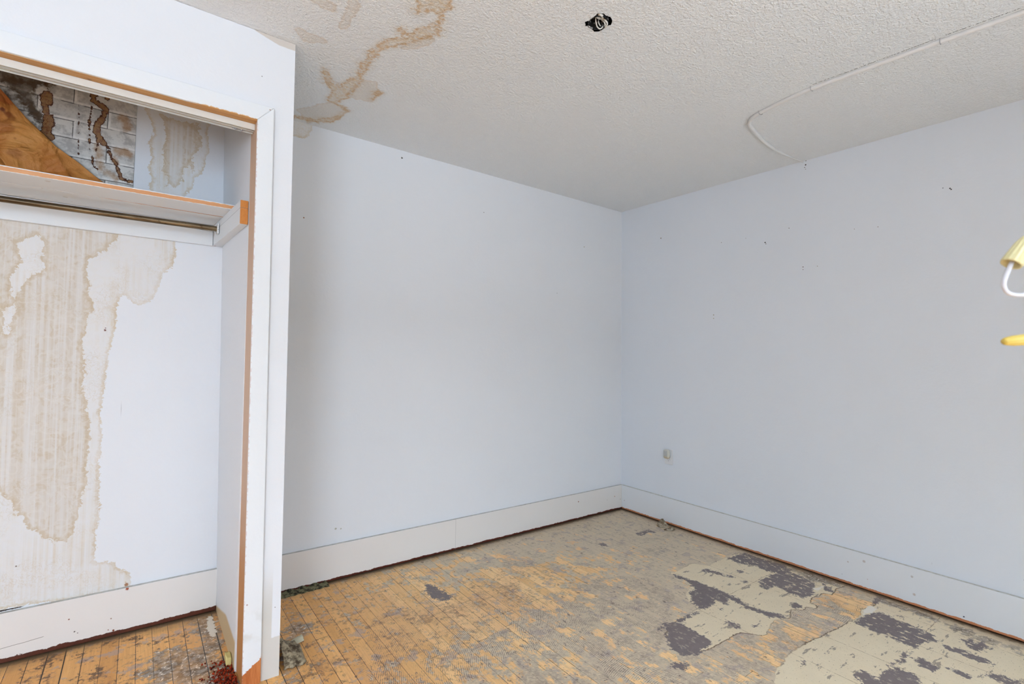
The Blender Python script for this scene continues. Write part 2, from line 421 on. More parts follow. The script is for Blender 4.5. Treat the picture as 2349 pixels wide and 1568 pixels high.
# grime and mould
sdG = s.add(s.attr('grime'), s.add(s.mul(s.sub(nW, 0.5), 0.22), s.mul(s.sub(nF, 0.5), 0.16)))
gm = s.step(sdG, -0.004, 0.03)
gcol = s.mix(s.step(nF, 0.40, 0.62), srgb(88, 76, 64), srgb(150, 140, 130))
gcol = s.mix(s.step(brk, 0.58, 0.64), gcol, srgb(205, 200, 190))
col = s.mix(s.mul(gm, s.step(nW, .4, .6, .6, .92)), col, gcol)
col = s.mix(s.mul(s.mul(seam, gm), .85), col, srgb(26, 22, 18))
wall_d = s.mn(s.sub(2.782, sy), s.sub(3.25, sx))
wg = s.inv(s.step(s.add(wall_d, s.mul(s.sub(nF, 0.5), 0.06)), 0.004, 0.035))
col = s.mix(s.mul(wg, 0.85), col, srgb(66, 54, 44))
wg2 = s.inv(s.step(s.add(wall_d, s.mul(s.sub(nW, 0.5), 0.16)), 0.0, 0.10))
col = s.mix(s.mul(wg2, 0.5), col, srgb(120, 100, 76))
sdP = s.add(s.attr('plaster'), s.mul(s.sub(nF, 0.5), 0.05))
col = s.mix(s.step(sdP, 0.0, 0.006), col, srgb(206, 200, 190))
spk = s.step(s.noise(150, 2, 0.5), 0.74, 0.77)
col = s.mix(s.mul(spk, 0.8), col, srgb(60, 48, 42))
col = s.mix(s.mul(s.inv(s.step(s.noise(150, 2, 0.5), 0.22, 0.25)), gm), col, srgb(235, 232, 226))
s.bump(s.add(s.mul(s.step(s.attr('beige'), -0.004, 0.004), 0.7), s.mul(s.noise(70, 2, 0.65), 1.2)), 0.35, 0.0025)
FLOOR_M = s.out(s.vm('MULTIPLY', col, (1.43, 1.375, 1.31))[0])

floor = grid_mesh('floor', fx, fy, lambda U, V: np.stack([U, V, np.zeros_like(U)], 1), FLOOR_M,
                  {'haze': haze, 'beige': sdu(beige_polys), 'dark': sdu(dark_polys), 'grime': sdu(grime_polys), 'comb': np.clip(sdu(comb_polys), -.3, .3), 'plaster': sdu(plaster_polys)})
tag(floor, 'worn strip-wood floor with grey adhesive residue and torn beige backing', kind='structure')

# ================================================================== CEILING
def c7(l): return [(600 + u / 2.7635, v / 2.7635) for u, v in l]
def c8(l): return [(1600 + u / 3.136, v / 3.136) for u, v in l]
def ce(px): return np.array([atz(p, CEIL)[:2] for p in px])
HC = atz((1373, 51), CEIL)
cx_ = lines([(LEFT, -0.5, 0.3), (-0.5, 0.3, 0.1), (0.3, HC[0] - 0.09, 0.012), (HC[0] - 0.09, HC[0] + 0.09, 0.0022), (HC[0] + 0.09, 3.268, 0.012)])
cy_ = lines([(FRONT, 0.2, 0.3), (0.2, HC[1] - 0.09, 0.012), (HC[1] - 0.09, HC[1] + 0.09, 0.0022), (HC[1] + 0.09, BACK, 0.012)])
Uc, Vc = np.meshgrid(cx_, cy_); CP = np.stack([Uc.ravel(), Vc.ravel()], 1)
def cs(l, r): 
    return sd_line(CP, ce(c7(l)), np.asarray(r) if not np.isscalar(r) else r)
st = np.full(len(CP), -0.3)
for q in [sd_poly(CP, ce(c7([(1000, -60), (955, 60), (985, 85), (1080, 80), (1110, 110), (1095, 150), (1060, 160), (960, 185), (1000, 230), (1080, 210), (1150, 130), (1165, 75), (1205, 65), (1180, -10), (1150, -60)]))),
          cs([(1090, 190), (1000, 225), (930, 250), (850, 268), (780, 292), (735, 315)], [.03, .026, .022, .022, .02, .016]),
          cs([(735, 315), (700, 365), (655, 410), (635, 455), (600, 500), (550, 555), (500, 600), (455, 640)], [.016, .014, .016, .014, .02, .028, .034, .03]),
          cs([(400, 440), (425, 510), (480, 580)], [.008, .018, .03]),
          cs([(455, 640), (540, 700), (480, 745), (420, 760)], [.012, .004, .012, .02]),
          cs([(420, 755), (340, 765), (280, 755), (210, 740)], [.024, .02, .018, .022]),
          cs([(885, 190), (890, 200)], .022), cs([(720, 590), (745, 585), (700, 625)], .012)]:
    st = np.maximum(st, q)
fa = np.full(len(CP), -0.3)
for q in [cs([(230, 190), (300, 240), (370, 250)], [.01, .03, .02]), cs([(580, -20), (560, 90), (515, 170)], [.02, .012, .008]),
          cs([(340, -10), (430, 40)], [.02, .02]), sd_poly(CP, ce(c7([(540, 600), (640, 510), (720, 520), (750, 590), (700, 640), (600, 630)]))),
          cs([(1060, 250), (960, 290), (900, 300)], [.02, .02, .012]), sd_poly(CP, ce(c7([(230, 700), (440, 640), (560, 700), (480, 760), (300, 780)])))]:
    fa = np.maximum(fa, q)
hole_px = [(1342, 50), (1351, 47), (1356, 42), (1364, 37), (1370, 31), (1378, 31), (1386, 31), (1390, 35), (1401, 39), (1405, 46), (1404, 52), (1401, 58),
           (1397, 58), (1390, 64), (1381, 69), (1375, 72), (1363, 73), (1356, 66), (1354, 62), (1349, 59), (1343, 60)]
hole = sd_poly(CP, ce(hole_px))
cable_px = [(2349, 22), (2157, 88), (1860, 196)]
def signed_line(P, pts):
    """signed distance to an open polyline, 1 beyond its ends"""
    pts = np.asarray(pts, float); best = np.full(len(P), 1.0)
    for a, b in zip(pts, pts[1:]):
        e = b - a; w = P - a; tt = (w @ e) / (e @ e); L = np.hypot(*e)
        d = (w[:, 0] * e[1] - w[:, 1] * e[0]) / L
        ok = (tt > -.01) & (tt < 1.01) & (np.abs(d) < np.abs(best)); best = np.where(ok, d, best)
    return np.clip(best, -.1, .1)
crk = signed_line(CP, ce([(2356, 13.5), (2349, 16), (2200, 69.5), (2162, 83.5)]))
crk2 = signed_line(CP, ce([(2153, 87), (2050, 125.5), (1950, 162.5), (1862, 194.5)]))
crk = np.where(np.abs(crk2) < np.abs(crk), crk2, crk)

s = NT('stippled_ceiling', 0.8, 0.15)
col = s.mix(s.mul(s.noise(1.2, 3), 0.25), CEILP, tuple(q * 0.95 for q in CEILP))
nn = s.noise(16, 5, 0.7); n3 = s.noise(60, 3, 0.6)
a = s.add(s.attr('stain'), s.add(s.mul(s.sub(nn, 0.5), 0.09), s.mul(s.sub(n3, 0.5), 0.02)))
fill = s.step(a, -0.012, 0.012); ring = s.mul(fill, s.inv(s.step(a, 0.002, 0.020)))
col = s.mix(s.mul(s.step(a, -0.04, 0.01), 0.22), col, srgb(214, 196, 164))
col = s.mix(s.mul(fill, s.step(n3, .35, .65, .12, .55)), col, srgb(216, 186, 138))
col = s.mix(s.mul(ring, s.step(n3, .35, .6, .1, .75)), col, srgb(204, 158, 98))
b_ = s.add(s.attr('faint'), s.mul(s.sub(nn, 0.5), 0.07))
col = s.mix(s.mul(s.step(b_, -0.01, 0.02), 0.24), col, srgb(206, 180, 140))
col = s.mix(s.mul(s.mul(s.step(b_, -0.01, 0.0), s.inv(s.step(b_, 0.0, 0.012))), 0.25), col, srgb(200, 160, 105))
tex0 = s.noise(95, 2, 0.6)
ck = s.mul(s.step(s.sub(.0022, s.math('ABSOLUTE', s.attr('crack'))), 0.0, 0.0010), s.step(s.noise(150, 1), 0.44, 0.50))
col = s.mix(ck, col, (0.03, 0.03, 0.03))
tex = s.noise(95, 2, 0.6)
s.bump(s.step(tex, 0.35, 0.7), 0.6, 0.0045)
CEIL_M = s.out(col)
ceiling = grid_mesh('ceiling', cx_, cy_, lambda U, V: np.stack([U, V, np.full_like(U, CEIL)], 1), CEIL_M,
                    {'stain': st, 'faint': fa, 'crack': crk}, hole=hole)
tag(ceiling, 'white stippled ceiling with brown water stain', kind='structure')
# board above the opening so that no daylight leaks in
bm = bmesh.new(); box(bm, HC[0] - .25, HC[0] + .25, HC[1] - .25, HC[1] + .25, CEIL + .09, CEIL + .11)
for (x0, x1, y0, y1) in ((-.25, -.24, -.25, .25), (.24, .25, -.25, .25), (-.24, .24, -.25, -.24), (-.24, .24, .24, .25)):
    box(bm, HC[0] + x0, HC[0] + x1, HC[1] + y0, HC[1] + y1, CEIL + .003, CEIL + .09)
cav = from_bm('ceiling_cavity', bm, NT('cavity_dark', 0.9, 0.1).out((0.012, 0.011, 0.011)), ceiling)

# ================================================================== WALLS
def c1(l): return [(u / 3.016, 100 + v / 3.016) for u, v in l]
def c2(l): return [(u / 3.016, 480 + v / 3.016) for u, v in l]
def wb(px): return np.array([aty(p, BACK)[[0, 2]] for p in px])
wx = lines([(LEFT, -1.1, 0.3), (-1.1, 0.85, 0.011), (0.85, 3.268, 0.06)]); wz = lines([(0, CEIL, 0.0115)])
Uw, Vw = np.meshgrid(wx, wz); WP = np.stack([Uw.ravel(), Vw.ravel()], 1)
# the wall surface is flush with the leaning right wall at its far end
stA = sd_poly(WP, wb([(-150, 1060), (-205, 960), (-180, 820), (-235, 700), (-215, 560), (-240, 440), (140, 500), (275, 520), (275, 540), (232, 579), (206, 596), (200, 630), (212, 652), (203, 668), (217, 695), (213, 715), (199, 719), (195, 760), (189, 795), (199, 828), (199, 850), (192, 894), (199, 928),
              (205, 990), (200, 1050), (198, 1116), (190, 1150), (180, 1182), (168, 1228), (150, 1240), (116, 1245), (95, 1235), (88, 1220), (66, 1209), (55, 1190), (33, 1182), (26, 1152), (0, 1129), (-60, 1120)]))
holeA = sd_poly(WP, wb([(85, 535), (95, 555), (95, 615), (70, 628), (48, 655), (42, 700), (25, 725), (22, 765), (5, 772), (10, 720), (30, 690), (28, 640), (50, 600), (40, 560)]))
stA = np.minimum(stA, -holeA)
stB = sd_poly(WP, wb([(-270, 1300), (-240, 1100), (-290, 900), (-262, 640), (-290, 420), (180, 500), (275, 530), (402, 548), (404, 580), (395, 610), (370, 630), (367, 655), (352, 680), (340, 695), (322, 702), (303, 698), (288, 675), (274, 685), (268, 700), (268, 740), (258, 780), (255, 800),
              (248, 840), (242, 862), (238, 900), (232, 950), (236, 1000), (230, 1060), (228, 1100), (228, 1165), (222, 1220), (218, 1285), (262, 1287), (268, 1300), (302, 1312), (303, 1345), (285, 1358), (230, 1365), (60, 1388), (-60, 1410), (-230, 1440)]))
stC = sd_poly(WP, wb(c1([(1000, 380), (1455, 520), (1455, 560), (1440, 620), (1450, 750), (1420, 860), (1380, 925), (1345, 930), (1340, 980), (1290, 1050), (1260, 1075), (1040, 1040), (1030, 980), (1055, 930), (1020, 860), (1045, 800), (1020, 690), (1055, 620), (1040, 540), (1010, 480)])))
stD = sd_poly(WP, wb([(640, 260), (718, 285), (716, 300), (708, 313), (695, 317), (640, 312)]))
stB = np.maximum(stB, np.maximum(stC, stD))
stA = np.maximum(stA, sd_line(WP, wb(c1([(1360, 560), (1370, 700), (1330, 800), (1335, 880)])), 0.012))
stA = np.maximum(stA, stC - 0.05)
stA = np.maximum(stA, sd_line(WP, wb([(292, 1325), (290, 1348)]), 0.006))
sm = np.maximum(sd_line(WP, wb(c2([(898, 180), (882, 620), (870, 1000), (820, 1600)])), 0.0016), sd_line(WP, wb(c3([(830, 0), (820, 400), (795, 910)])), 0.0016))
gapA = np.maximum(sd_line(WP, wb([(-60, 1414), (0, 1402), (52, 1392)]), 0.005), sd_line(WP, wb([(52, 1392), (150, 1372), (250, 1355)]), 0.0018))

def stain_nodes(s, col):
    x, y, z = s.xyz()
    nn = s.noise(14, 5, 0.7); lace = s.noise(38, 3, 0.55, dist=2.2)
    stripes = s.noise(1.0, 3, 0.6, s.scale(s.pos(), (75, 1, 1.2)))
    A = s.add(s.attr('stain_dark'), s.add(s.mul(s.sub(nn, 0.5), 0.07), s.mul(s.sub(lace, 0.5), 0.03)))
    B = s.add(s.attr('stain_light'), s.add(s.mul(s.sub(nn, 0.5), 0.035), s.mul(s.sub(lace, 0.5), 0.03)))
    fb = s.step(B, 0.0, 0.004); fa_ = s.step(A, 0.0, 0.004)
    body = srgb(222, 212, 196); edge_ = srgb(206, 186, 152)
    col = s.mix(s.mul(fb, s.add(0.26, s.mul(s.step(stripes, .35, .75), s.mul(s.step(s.noise(4, 4), .4, .62), 0.75)))), col, body)
    col = s.mix(s.mul(s.mul(fb, s.inv(s.step(B, 0.002, 0.02))), s.step(s.noise(8, 4), .3, .6, .25, .75)), col, edge_)
    lc = s.mul(s.step(s.math('ABSOLUTE', s.sub(lace, 0.5)), 0.0, 0.05, 1.0, 0.0), s.step(s.noise(6, 3), 0.45, 0.6))
    col = s.mix(s.mul(s.mul(fb, lc), 0.35), col, edge_)
    col = s.mix(s.mul(fa_, s.add(0.25, s.mul(s.step(stripes, 0.3, 0.7), 0.45))), col, srgb(208, 194, 174))
    col = s.mix(s.mul(s.mul(fa_, s.inv(s.step(A, 0.003, 0.025))), 0.6), col, srgb(200, 178, 142))
    bl = s.mul(s.step(s.noise(22, 6, 0.7, dist=1.5), 0.5, 0.6), s.mul(fa_, s.step(stripes, 0.4, 0.55)))
    col = s.mix(s.mul(bl, 0.35), col, srgb(198, 176, 140))
    # damask relief showing as pale lace
    wv = s.n('ShaderNodeTexVoronoi'); wv.feature = 'SMOOTH_F1'; s.link(s.vm('ADD', s.pos(), s.scale(s.noise(20, 3, col=True), (0.03, 0, 0.03)))[0], wv.inputs['Vector']); wv.inputs['Scale'].default_value = 30
    pl = s.step(s.math('ABSOLUTE', s.sub(wv.outputs['Distance'], 0.42)), 0.0, 0.1, 1.0, 0.0)
    col = s.mix(s.mul(s.mul(pl, fb), 0.3), col, srgb(232, 228, 220))
    col = s.mix(s.step(s.attr('seamline'), 0.0, 0.0008, 0.0, 0.5), col, srgb(170, 172, 172))
    col = s.mix(s.step(s.add(s.attr('gapline'), s.mul(s.sub(s.noise(100, 3), .5), .003)), 0.0, 0.0008), col, (0.03, 0.02, 0.015))
    return col
def wbm(px, r, c): p = aty(px, BACK); return (p, r, c)
WB_MARKS = [
    wbm((922, 362), 0.008, srgb(120, 118, 108)), wbm((923, 362), 0.004, DARK), wbm((697, 499), 0.005, srgb(150, 105, 70)), wbm((1110, 487), 0.004, BROWN),
    wbm((1340, 566), 0.006, srgb(175, 165, 140)), wbm((241, 757), 0.006, srgb(130, 90, 80)), wbm((242, 752), 0.003, srgb(120, 80, 75)), wbm((1055, 378), 0.004, BROWN),
    wbm((290, 1340), 0.010, srgb(165, 120, 90)), wbm((37, 1298), 0.004, srgb(130, 115, 105)), wbm((770, 1212), 0.008, srgb(190, 188, 175)), wbm((782, 1212), 0.006, srgb(190, 188, 175)),
    wbm((1278, 672), 0.004, srgb(160, 160, 150)), wbm((513, 1290), 0.003, srgb(100, 100, 110))]
WB_M = paint_mat('stained_back_wall_paint', stain=stain_nodes, marks=[q for q in WB_MARKS if q[0][0] < .9], gap_shade=True)
WB_P = paint_mat('back_wall_paint', marks=[q for q in WB_MARKS if q[0][0] >= .8], gap_shade=True)
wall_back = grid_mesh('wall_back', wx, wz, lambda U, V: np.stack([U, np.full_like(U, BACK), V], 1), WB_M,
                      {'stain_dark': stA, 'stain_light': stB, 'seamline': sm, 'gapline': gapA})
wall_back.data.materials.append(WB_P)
_c = np.empty(len(wall_back.data.polygons) * 3, np.float32); wall_back.data.polygons.foreach_get('center', _c)
wall_back.data.polygons.foreach_set('material_index', (_c[::3] > .85).astype(np.int32))
tag(wall_back, 'pale back wall, water stained inside the closet', kind='structure')

RWX = lambda z: 3.268 - 0.0198 * z
def rwm(px, r, c):
    p = atx(px, 3.23)
    for _ in range(3): p = atx(px, RWX(p[2]))
    return (p, r, c)
ry = lines([(FRONT, 0.3, 0.3), (0.3, BACK, 0.02)]); rz = lines([(0, CEIL, 0.02)])
Ur, Vr = np.meshgrid(ry, rz); RP = np.stack([Ur.ravel(), Vr.ravel()], 1)
def wr(px): return np.array([rwm(p, 0, 0)[0][[1, 2]] for p in px])
crR = sd_line(RP, wr([(2166, 1185), (2164, 1210), (2152, 1240), (2145, 1270), (2138, 1290), (2141, 1306)]), 0.02)
def rw_extra(s, col):
    # hairline crack above the baseboard
    a = s.add(s.attr('crack'), s.mul(s.sub(s.noise(40, 3), 0.5), 0.006))
    return s.mix(s.step(s.math('ABSOLUTE', s.sub(a, 0.0192)), 0.0, 0.0012, 0.35, 0.0), col, srgb(150, 152, 160))
RW_M = paint_mat('right_wall_paint', (0.815, 0.855, 0.91), gap_shade=True, extra=rw_extra, marks=[
    rwm((1516, 546), 0.007, srgb(140, 125, 110)), rwm((1755, 556), 0.006, DARK), rwm((1757, 559), 0.004, BROWN), rwm((1842, 612), 0.004, BROWN), rwm((1842, 618), 0.003, BROWN),
    rwm((2163, 431), 0.003, DARK), rwm((2179, 432), 0.0045, srgb(60, 58, 60)), rwm((2182, 434), 0.004, DARK), rwm((1637, 722), 0.006, srgb(170, 165, 145)), rwm((1637, 730), 0.005, srgb(170, 165, 145)),
    rwm((1810, 523), 0.0035, BROWN), rwm((1848, 378), 0.006, srgb(70, 65, 60)), rwm((1846, 384), 0.004, srgb(100, 95, 90)), rwm((1849, 368), 0.005, DARK), rwm((1655, 556), 0.004, srgb(150, 145, 140)),
    rwm((1711, 546), 0.003, srgb(150, 145, 140)), rwm((1875, 610), 0.003, srgb(150, 130, 110)), rwm((1960, 525), 0.003, srgb(140, 120, 110)), rwm((2014, 520), 0.003, srgb(150, 135, 125)),
    rwm((1848, 388), 0.003, srgb(110, 108, 100)), rwm((2350, 1330), 0.003, BROWN)])
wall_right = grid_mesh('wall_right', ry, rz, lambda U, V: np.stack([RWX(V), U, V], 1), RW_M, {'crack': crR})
tag(wall_right, 'blank pale blue-white right wall', kind='structure')

PLAIN = paint_mat('plain_wall_paint')
bm = bmesh.new(); box(bm, LEFT - .1, LEFT, FRONT, BACK, 0, CEIL)
tag(from_bm('wall_left', bm, PLAIN), 'left wall outside the picture', kind='structure')
bm = bmesh.new()
def holed_wall(bm, x0, x1, y0, y1, z0, z1, holes):
    xs = sorted({x0, x1, *[h for q in holes for h in q[:2]]})
    for a, b in zip(xs, xs[1:]):
        hs = [q for q in holes if q[0] <= a and q[1] >= b]
        if hs:
            box(bm, a, b, y0, y1, z0, hs[0][2]); box(bm, a, b, y0, y1, hs[0][3], z1)
        else: box(bm, a, b, y0, y1, z0, z1)
holed_wall(bm, LEFT - .1, 3.4, FRONT - .22, FRONT, 0, CEIL, [WIN1, FILL_WIN])
tag(from_bm('wall_front', bm, PLAIN), 'wall with the windows, behind the viewer', kind='structure')

TRIM_M = paint_mat('trim_paint', TRIM, 0.4)
glass = NT('window_glass', 0.02)
_tr = glass.n('ShaderNodeBsdfTransparent'); _gl = glass.n('ShaderNodeBsdfGlossy'); _gl.inputs['Roughness'].default_value = .02
_mx = glass.n('ShaderNodeMixShader'); _mx.inputs[0].default_value = .06
glass.t.links.new(_tr.outputs[0], _mx.inputs[1]); glass.t.links.new(_gl.outputs[0], _mx.inputs[2])
glass.t.links.new(_mx.outputs[0], glass.t.nodes['Material Output'].inputs[0]); GLASS = glass.m
for i, (x0, x1, z0, z1) in enumerate((WIN1, FILL_WIN)):  # the second window is added for its light
    w = empty('window_%d' % (i + 1), (x0, FRONT, z0)); tag(w, 'unseen sash window behind the viewer', kind='structure')
    bm = bmesh.new(); t = .05
    box(bm, x0, x0 + t, FRONT - .09, FRONT, z0, z1); box(bm, x1 - t, x1, FRONT - .09, FRONT, z0, z1)
    box(bm, x0 + t, x1 - t, FRONT - .09, FRONT, z0, z0 + t); box(bm, x0 + t, x1 - t, FRONT - .09, FRONT, z1 - t, z1)
    box(bm, x0 + t, x1 - t, FRONT - .07, FRONT - .03, (z0 + z1) / 2 - .02, (z0 + z1) / 2 + .02)
    from_bm('window_frame', bm, TRIM_M, w)
    bm = bmesh.new(); box(bm, x0 + t, x1 - t, FRONT - .055, FRONT - .051, z0 + t, z1 - t)
    from_bm('window_pane', bm, GLASS, w)

# ---- closet partition: pier at the right, header over the opening
CF, CB = 2.10, 2.215               # front and back faces of the partition
EX = lambda z: 0.474 - 0.0052 * z  # free end
IX = lambda z: 0.337 - 0.0150 * z  # inside face of the end wall (at the back corner)
HEAD = 2.13
def closet_extra(s, col):
    x, y, z = s.xyz(); n = s.noise(25, 4)
    # unpainted plaster along the top right of the front face, old paint near the floor
    a = s.sub(z, s.add(2.478, s.mul(s.sub(0.455, x), 0.0)))
    lim = s.add(2.452, s.mul(s.math('MAXIMUM', s.sub(0.40, x), 0.0), 0.28))
    m = s.mul(s.step(s.add(z, s.mul(s.sub(n, .5), .006)), lim, s.add(lim, .002)), s.step(x, 0.27, 0.30))
    m = s.mul(m, s.inv(s.step(y, 2.11, 2.115)))
    col = s.mix(m, col, srgb(214, 206, 196))
    low = s.mul(s.inv(s.step(s.add(z, s.mul(s.sub(n, .5), .02)), 0.150, 0.153)), s.inv(s.step(y, 2.11, 2.115)))
    lowx = s.mx(s.mul(s.inv(s.step(x, 0.440, 0.444)), s.inv(s.step(z, 0.23, 0.45))), low)
    col = s.mix(s.mul(lowx, s.inv(s.step(y, 2.11, 2.115))), col, srgb(216, 212, 204))
    # bare strip along the floor inside the closet
    tan = s.mul(s.inv(s.step(s.add(z, s.mul(s.sub(n, .5), .01)), s.add(0.035, s.mul(s.sub(2.72, y), 0.30)), s.add(0.05, s.mul(s.sub(2.72, y), 0.30)))), s.mul(s.inv(s.step(x, 0.36, 0.37)), s.step(y, 2.22, 2.225)))
    tan = s.mul(tan, s.inv(s.step(z, 0.105, 0.13)))
    return s.mix(s.mul(tan, 0.9), col, srgb(206, 176, 124))
CL_M = paint_mat('closet_partition_paint', extra=closet_extra, marks=[(aty((601, 175), CF), .003, srgb(140, 140, 140)), (aty((627, 280), CF), .002, srgb(140, 140, 140)), (aty((631, 1392), CF), .003, srgb(150, 145, 140))])
bm = bmesh.new()
prism(bm, [(EX(0), CF, 0), (0.352, CF, 0), (0.352, CB, 0), (0.337, CB, 0), (IX(0), BACK - .001, 0), (EX(0) , BACK - .001, 0)],
      [(EX(HEAD), CF, HEAD), (0.352, CF, HEAD), (0.352, CB, HEAD), (0.333, CB, HEAD), (IX(HEAD), BACK - .001, HEAD), (EX(HEAD), BACK - .001, HEAD)])
prism(bm, [(EX(HEAD), CF, HEAD), (0.352, CF, HEAD), (0.352, CB, HEAD), (0.333, CB, HEAD), (IX(HEAD), BACK - .001, HEAD), (EX(HEAD), BACK - .001, HEAD)],
      [(EX(CEIL), CF, CEIL - .001), (0.352, CF, CEIL - .001), (0.352, CB, CEIL - .001), (0.332, CB, CEIL - .001), (IX(CEIL), BACK - .001, CEIL - .001), (EX(CEIL), BACK - .001, CEIL - .001)])
box(bm, -1.45, 0.352, CF, CB, HEAD + .015, CEIL - .001)
box(bm, -1.60, -1.45, CF, BACK - .001, 0, CEIL - .001)
bmesh.ops.remove_doubles(bm, verts=bm.verts[:], dist=1e-5)
wall_closet = from_bm('wall_closet', bm, CL_M)
tag(wall_closet, 'white partition that boxes in the closet at left', kind='structure')

# ---- casing and jambs round the closet opening
trim = empty('trim_1', (0.37, CF - .015, 0)); tag(trim, 'flat white casing with raw wood jambs round the closet opening', kind='structure')
def casing_extra(s, col):
    x, y, z = s.xyz(); n = s.noise(90, 4); n2 = s.noise(14, 3)
    raw = s.mix(s.step(s.noise(1.0, 5, .6, s.scale(s.pos(), (90, 90, 12)), .5), .35, .7), srgb(205, 128, 74), srgb(176, 96, 50))
    lim = s.add(s.add(0.052, s.mul(s.sub(x, 0.345), 0.75)), s.mul(s.sub(n, .5), .028))
    low = s.inv(s.step(z, lim, s.add(lim, .0015)))
    col = s.mix(low, col, raw)
    sm_ = s.mul(s.step(n2, .40, .62), s.mul(s.step(z, .15, .2), s.inv(s.step(z, .22, .30))))
    col = s.mix(s.mul(sm_, .45), col, srgb(205, 200, 188))
    # ragged paint line beside the jamb
    e = s.mul(s.inv(s.step(s.sub(x, s.add(0.3315, s.mul(s.sub(HEAD, z), .0055))), 0.0015, s.add(.0035, s.mul(n, .003)))), s.mul(s.step(n, .5, .56), s.inv(s.step(z, HEAD - .002, HEAD))))
    col = s.mix(s.mul(s.mul(e, .5), s.inv(s.step(y, 2.0865, 2.088))), col, srgb(214, 172, 160))
    hd = s.mul(s.mul(s.inv(s.step(z, s.sub(s.add(HEAD, s.mul(n, .012)), .003), s.add(HEAD, s.mul(n, .012)))), s.step(z, HEAD - .01, HEAD - .008)), s.mul(s.step(x, .1, .16), s.inv(s.step(x, .3315, .3325))))
    return s.mix(hd, col, srgb(214, 165, 110))
CAS_M = paint_mat('casing_paint', TRIM, 0.4, extra=casing_extra, marks=[(aty((620, 252), 2.085), .004, srgb(190, 160, 150)), (aty((567, 1387), 2.085), .004, srgb(190, 160, 155))])
bm = bmesh.new(); y0, y1 = CF - .015, CF - .0005
prism(bm, [(0.344, y0, .004), (0.407, y0, .004), (0.389, y0, 2.194), (0.332, y0, 2.132)], [(0.344, y1, .004), (0.407, y1, .004), (0.389, y1, 2.194), (0.332, y1, 2.132)])
bevel(from_bm('casing', bm, CAS_M, trim), .0025)
bm = bmesh.new()
prism(bm, [(-1.4, y0, 2.132), (0.3318, y0, 2.132), (0.3888, y0, 2.194), (-1.4, y0, 2.194)], [(-1.4, y1, 2.132), (0.3318, y1, 2.132), (0.3888, y1, 2.194), (-1.4, y1, 2.194)])
bevel(from_bm('casing', bm, CAS_M, trim), .0025)
JM = wood_mat('raw_jamb_wood', srgb(214, 172, 128), srgb(196, 140, 86), 'z', marks=[((0.337, 2.14, 1.2), .004, srgb(120, 80, 60))])
def _jm():
    s = NT('raw_jamb_side', .6); x, y, z = s.xyz()
    g = s.noise(1.0, 5, .6, s.scale(s.pos(), (90, 90, 4)), .5)
    hi = s.mix(g, srgb(222, 190, 158), srgb(206, 172, 150)); lo = s.mix(g, srgb(205, 150, 92), srgb(184, 120, 62))
    col = s.mix(s.step(s.add(z, s.mul(s.noise(3, 3), .4)), .5, 1.1), lo, hi)
    s.bump(g, .2, .002); return s.out(col)
JS = _jm()
bm = bmesh.new()
prism(bm, [(0.344, CF - .006, .003), (0.362, CF - .006, .003), (0.362, CB + .004, .003), (0.344, CB + .004, .003)],
      [(0.332, CF - .006, HEAD), (0.351, CF - .006, HEAD), (0.351, CB + .004, HEAD), (0.332, CB + .004, HEAD)])
from_bm('jamb', bm, JS, trim)
JH = wood_mat('raw_jamb_head', srgb(214, 166, 108), srgb(192, 138, 82), 'x', marks=[(aty((205, 188), 2.125), .013, srgb(120, 98, 84)), (aty((213, 191), 2.126), .008, srgb(140, 112, 92))])
bm = bmesh.new(); box(bm, -1.44, 0.3515, CF - .006, CB + .004, HEAD + .0005, HEAD + .014)
from_bm('jamb', bm, JH, trim)

# ================================================================== BASEBOARDS
def bb_mat(name, raw1, raw2, h, axis, marks=(), seamx=None, white=((0.84, 0.80, 0.755), (0.80, 0.76, 0.71)), crack=None):
    s = NT(name, .4, .35); x, y, z = s.xyz()
    along = x if axis == 'x' else y
    v = s.vec(s.mul(along, 25.0), 0.0, s.mul(z, 60.0))
    n = s.noise(1.0, 6, .7, v); n2 = s.noise(5, 3); n3 = s.noise(1.0, 3, .6, s.vec(s.mul(along, 6.0), 0.0, 0.0))
    base = s.mix(s.mul(s.noise(2, 1), .3), *white)
    raw = s.mix(s.noise(30, 4), raw1, raw2)
    lim = s.add(h, s.add(s.mul(s.sub(n, .5), .022), s.mul(s.sub(n3, .5), .018)))
    col = s.mix(s.inv(s.step(z, lim, s.add(lim, .0012))), base, raw)
    nor = s.n('ShaderNodeNewGeometry'); nz = s.xyz(nor.outputs['Normal'])[2]
    col = s.mix(s.step(nz, .6, .9), col, s.mix(s.step(s.noise(40, 4), .4, .65), srgb(200, 198, 190), srgb(180, 176, 166)))
    for p, r, c in marks: col = s.mix(s.mark(p, r), col, c)
    if crack is not None:
        (xa, za), (xb, zb) = crack; k = (zb - za) / (xb - xa)
        d = s.math('ABSOLUTE', s.sub(s.add(z, s.mul(s.sub(n2, .5), .012)), s.add(za - k * xa, s.mul(x, k))))
        col = s.mix(s.mul(s.mul(s.inv(s.step(d, .0004, .0014)), .8), s.inv(s.step(x, xb - .005, xb))), col, srgb(100, 80, 66))
    if seamx is not None:
        d = s.math('ABSOLUTE', s.sub(x, seamx)); col = s.mix(s.mul(s.inv(s.step(d, .0006, .0014)), .5), col, srgb(140, 136, 130))
    s.bump(s.noise(60, 3), .1, .002)
    return s.out(col)
bbm = lambda px, r, c: (aty(px, 2.782), r, c)
BB1 = bb_mat('back_baseboard_paint', srgb(112, 52, 34), srgb(58, 24, 18), .018, 'x', [bbm((1327, 1150), .007, srgb(150, 80, 50)), bbm((1410, 1138), .006, srgb(190, 115, 75)), bbm((1423, 1144), .004, srgb(90, 85, 80)), bbm((1393, 1146), .003, srgb(150, 145, 140))],
              float(aty((1045, 1230), 2.782)[0]))
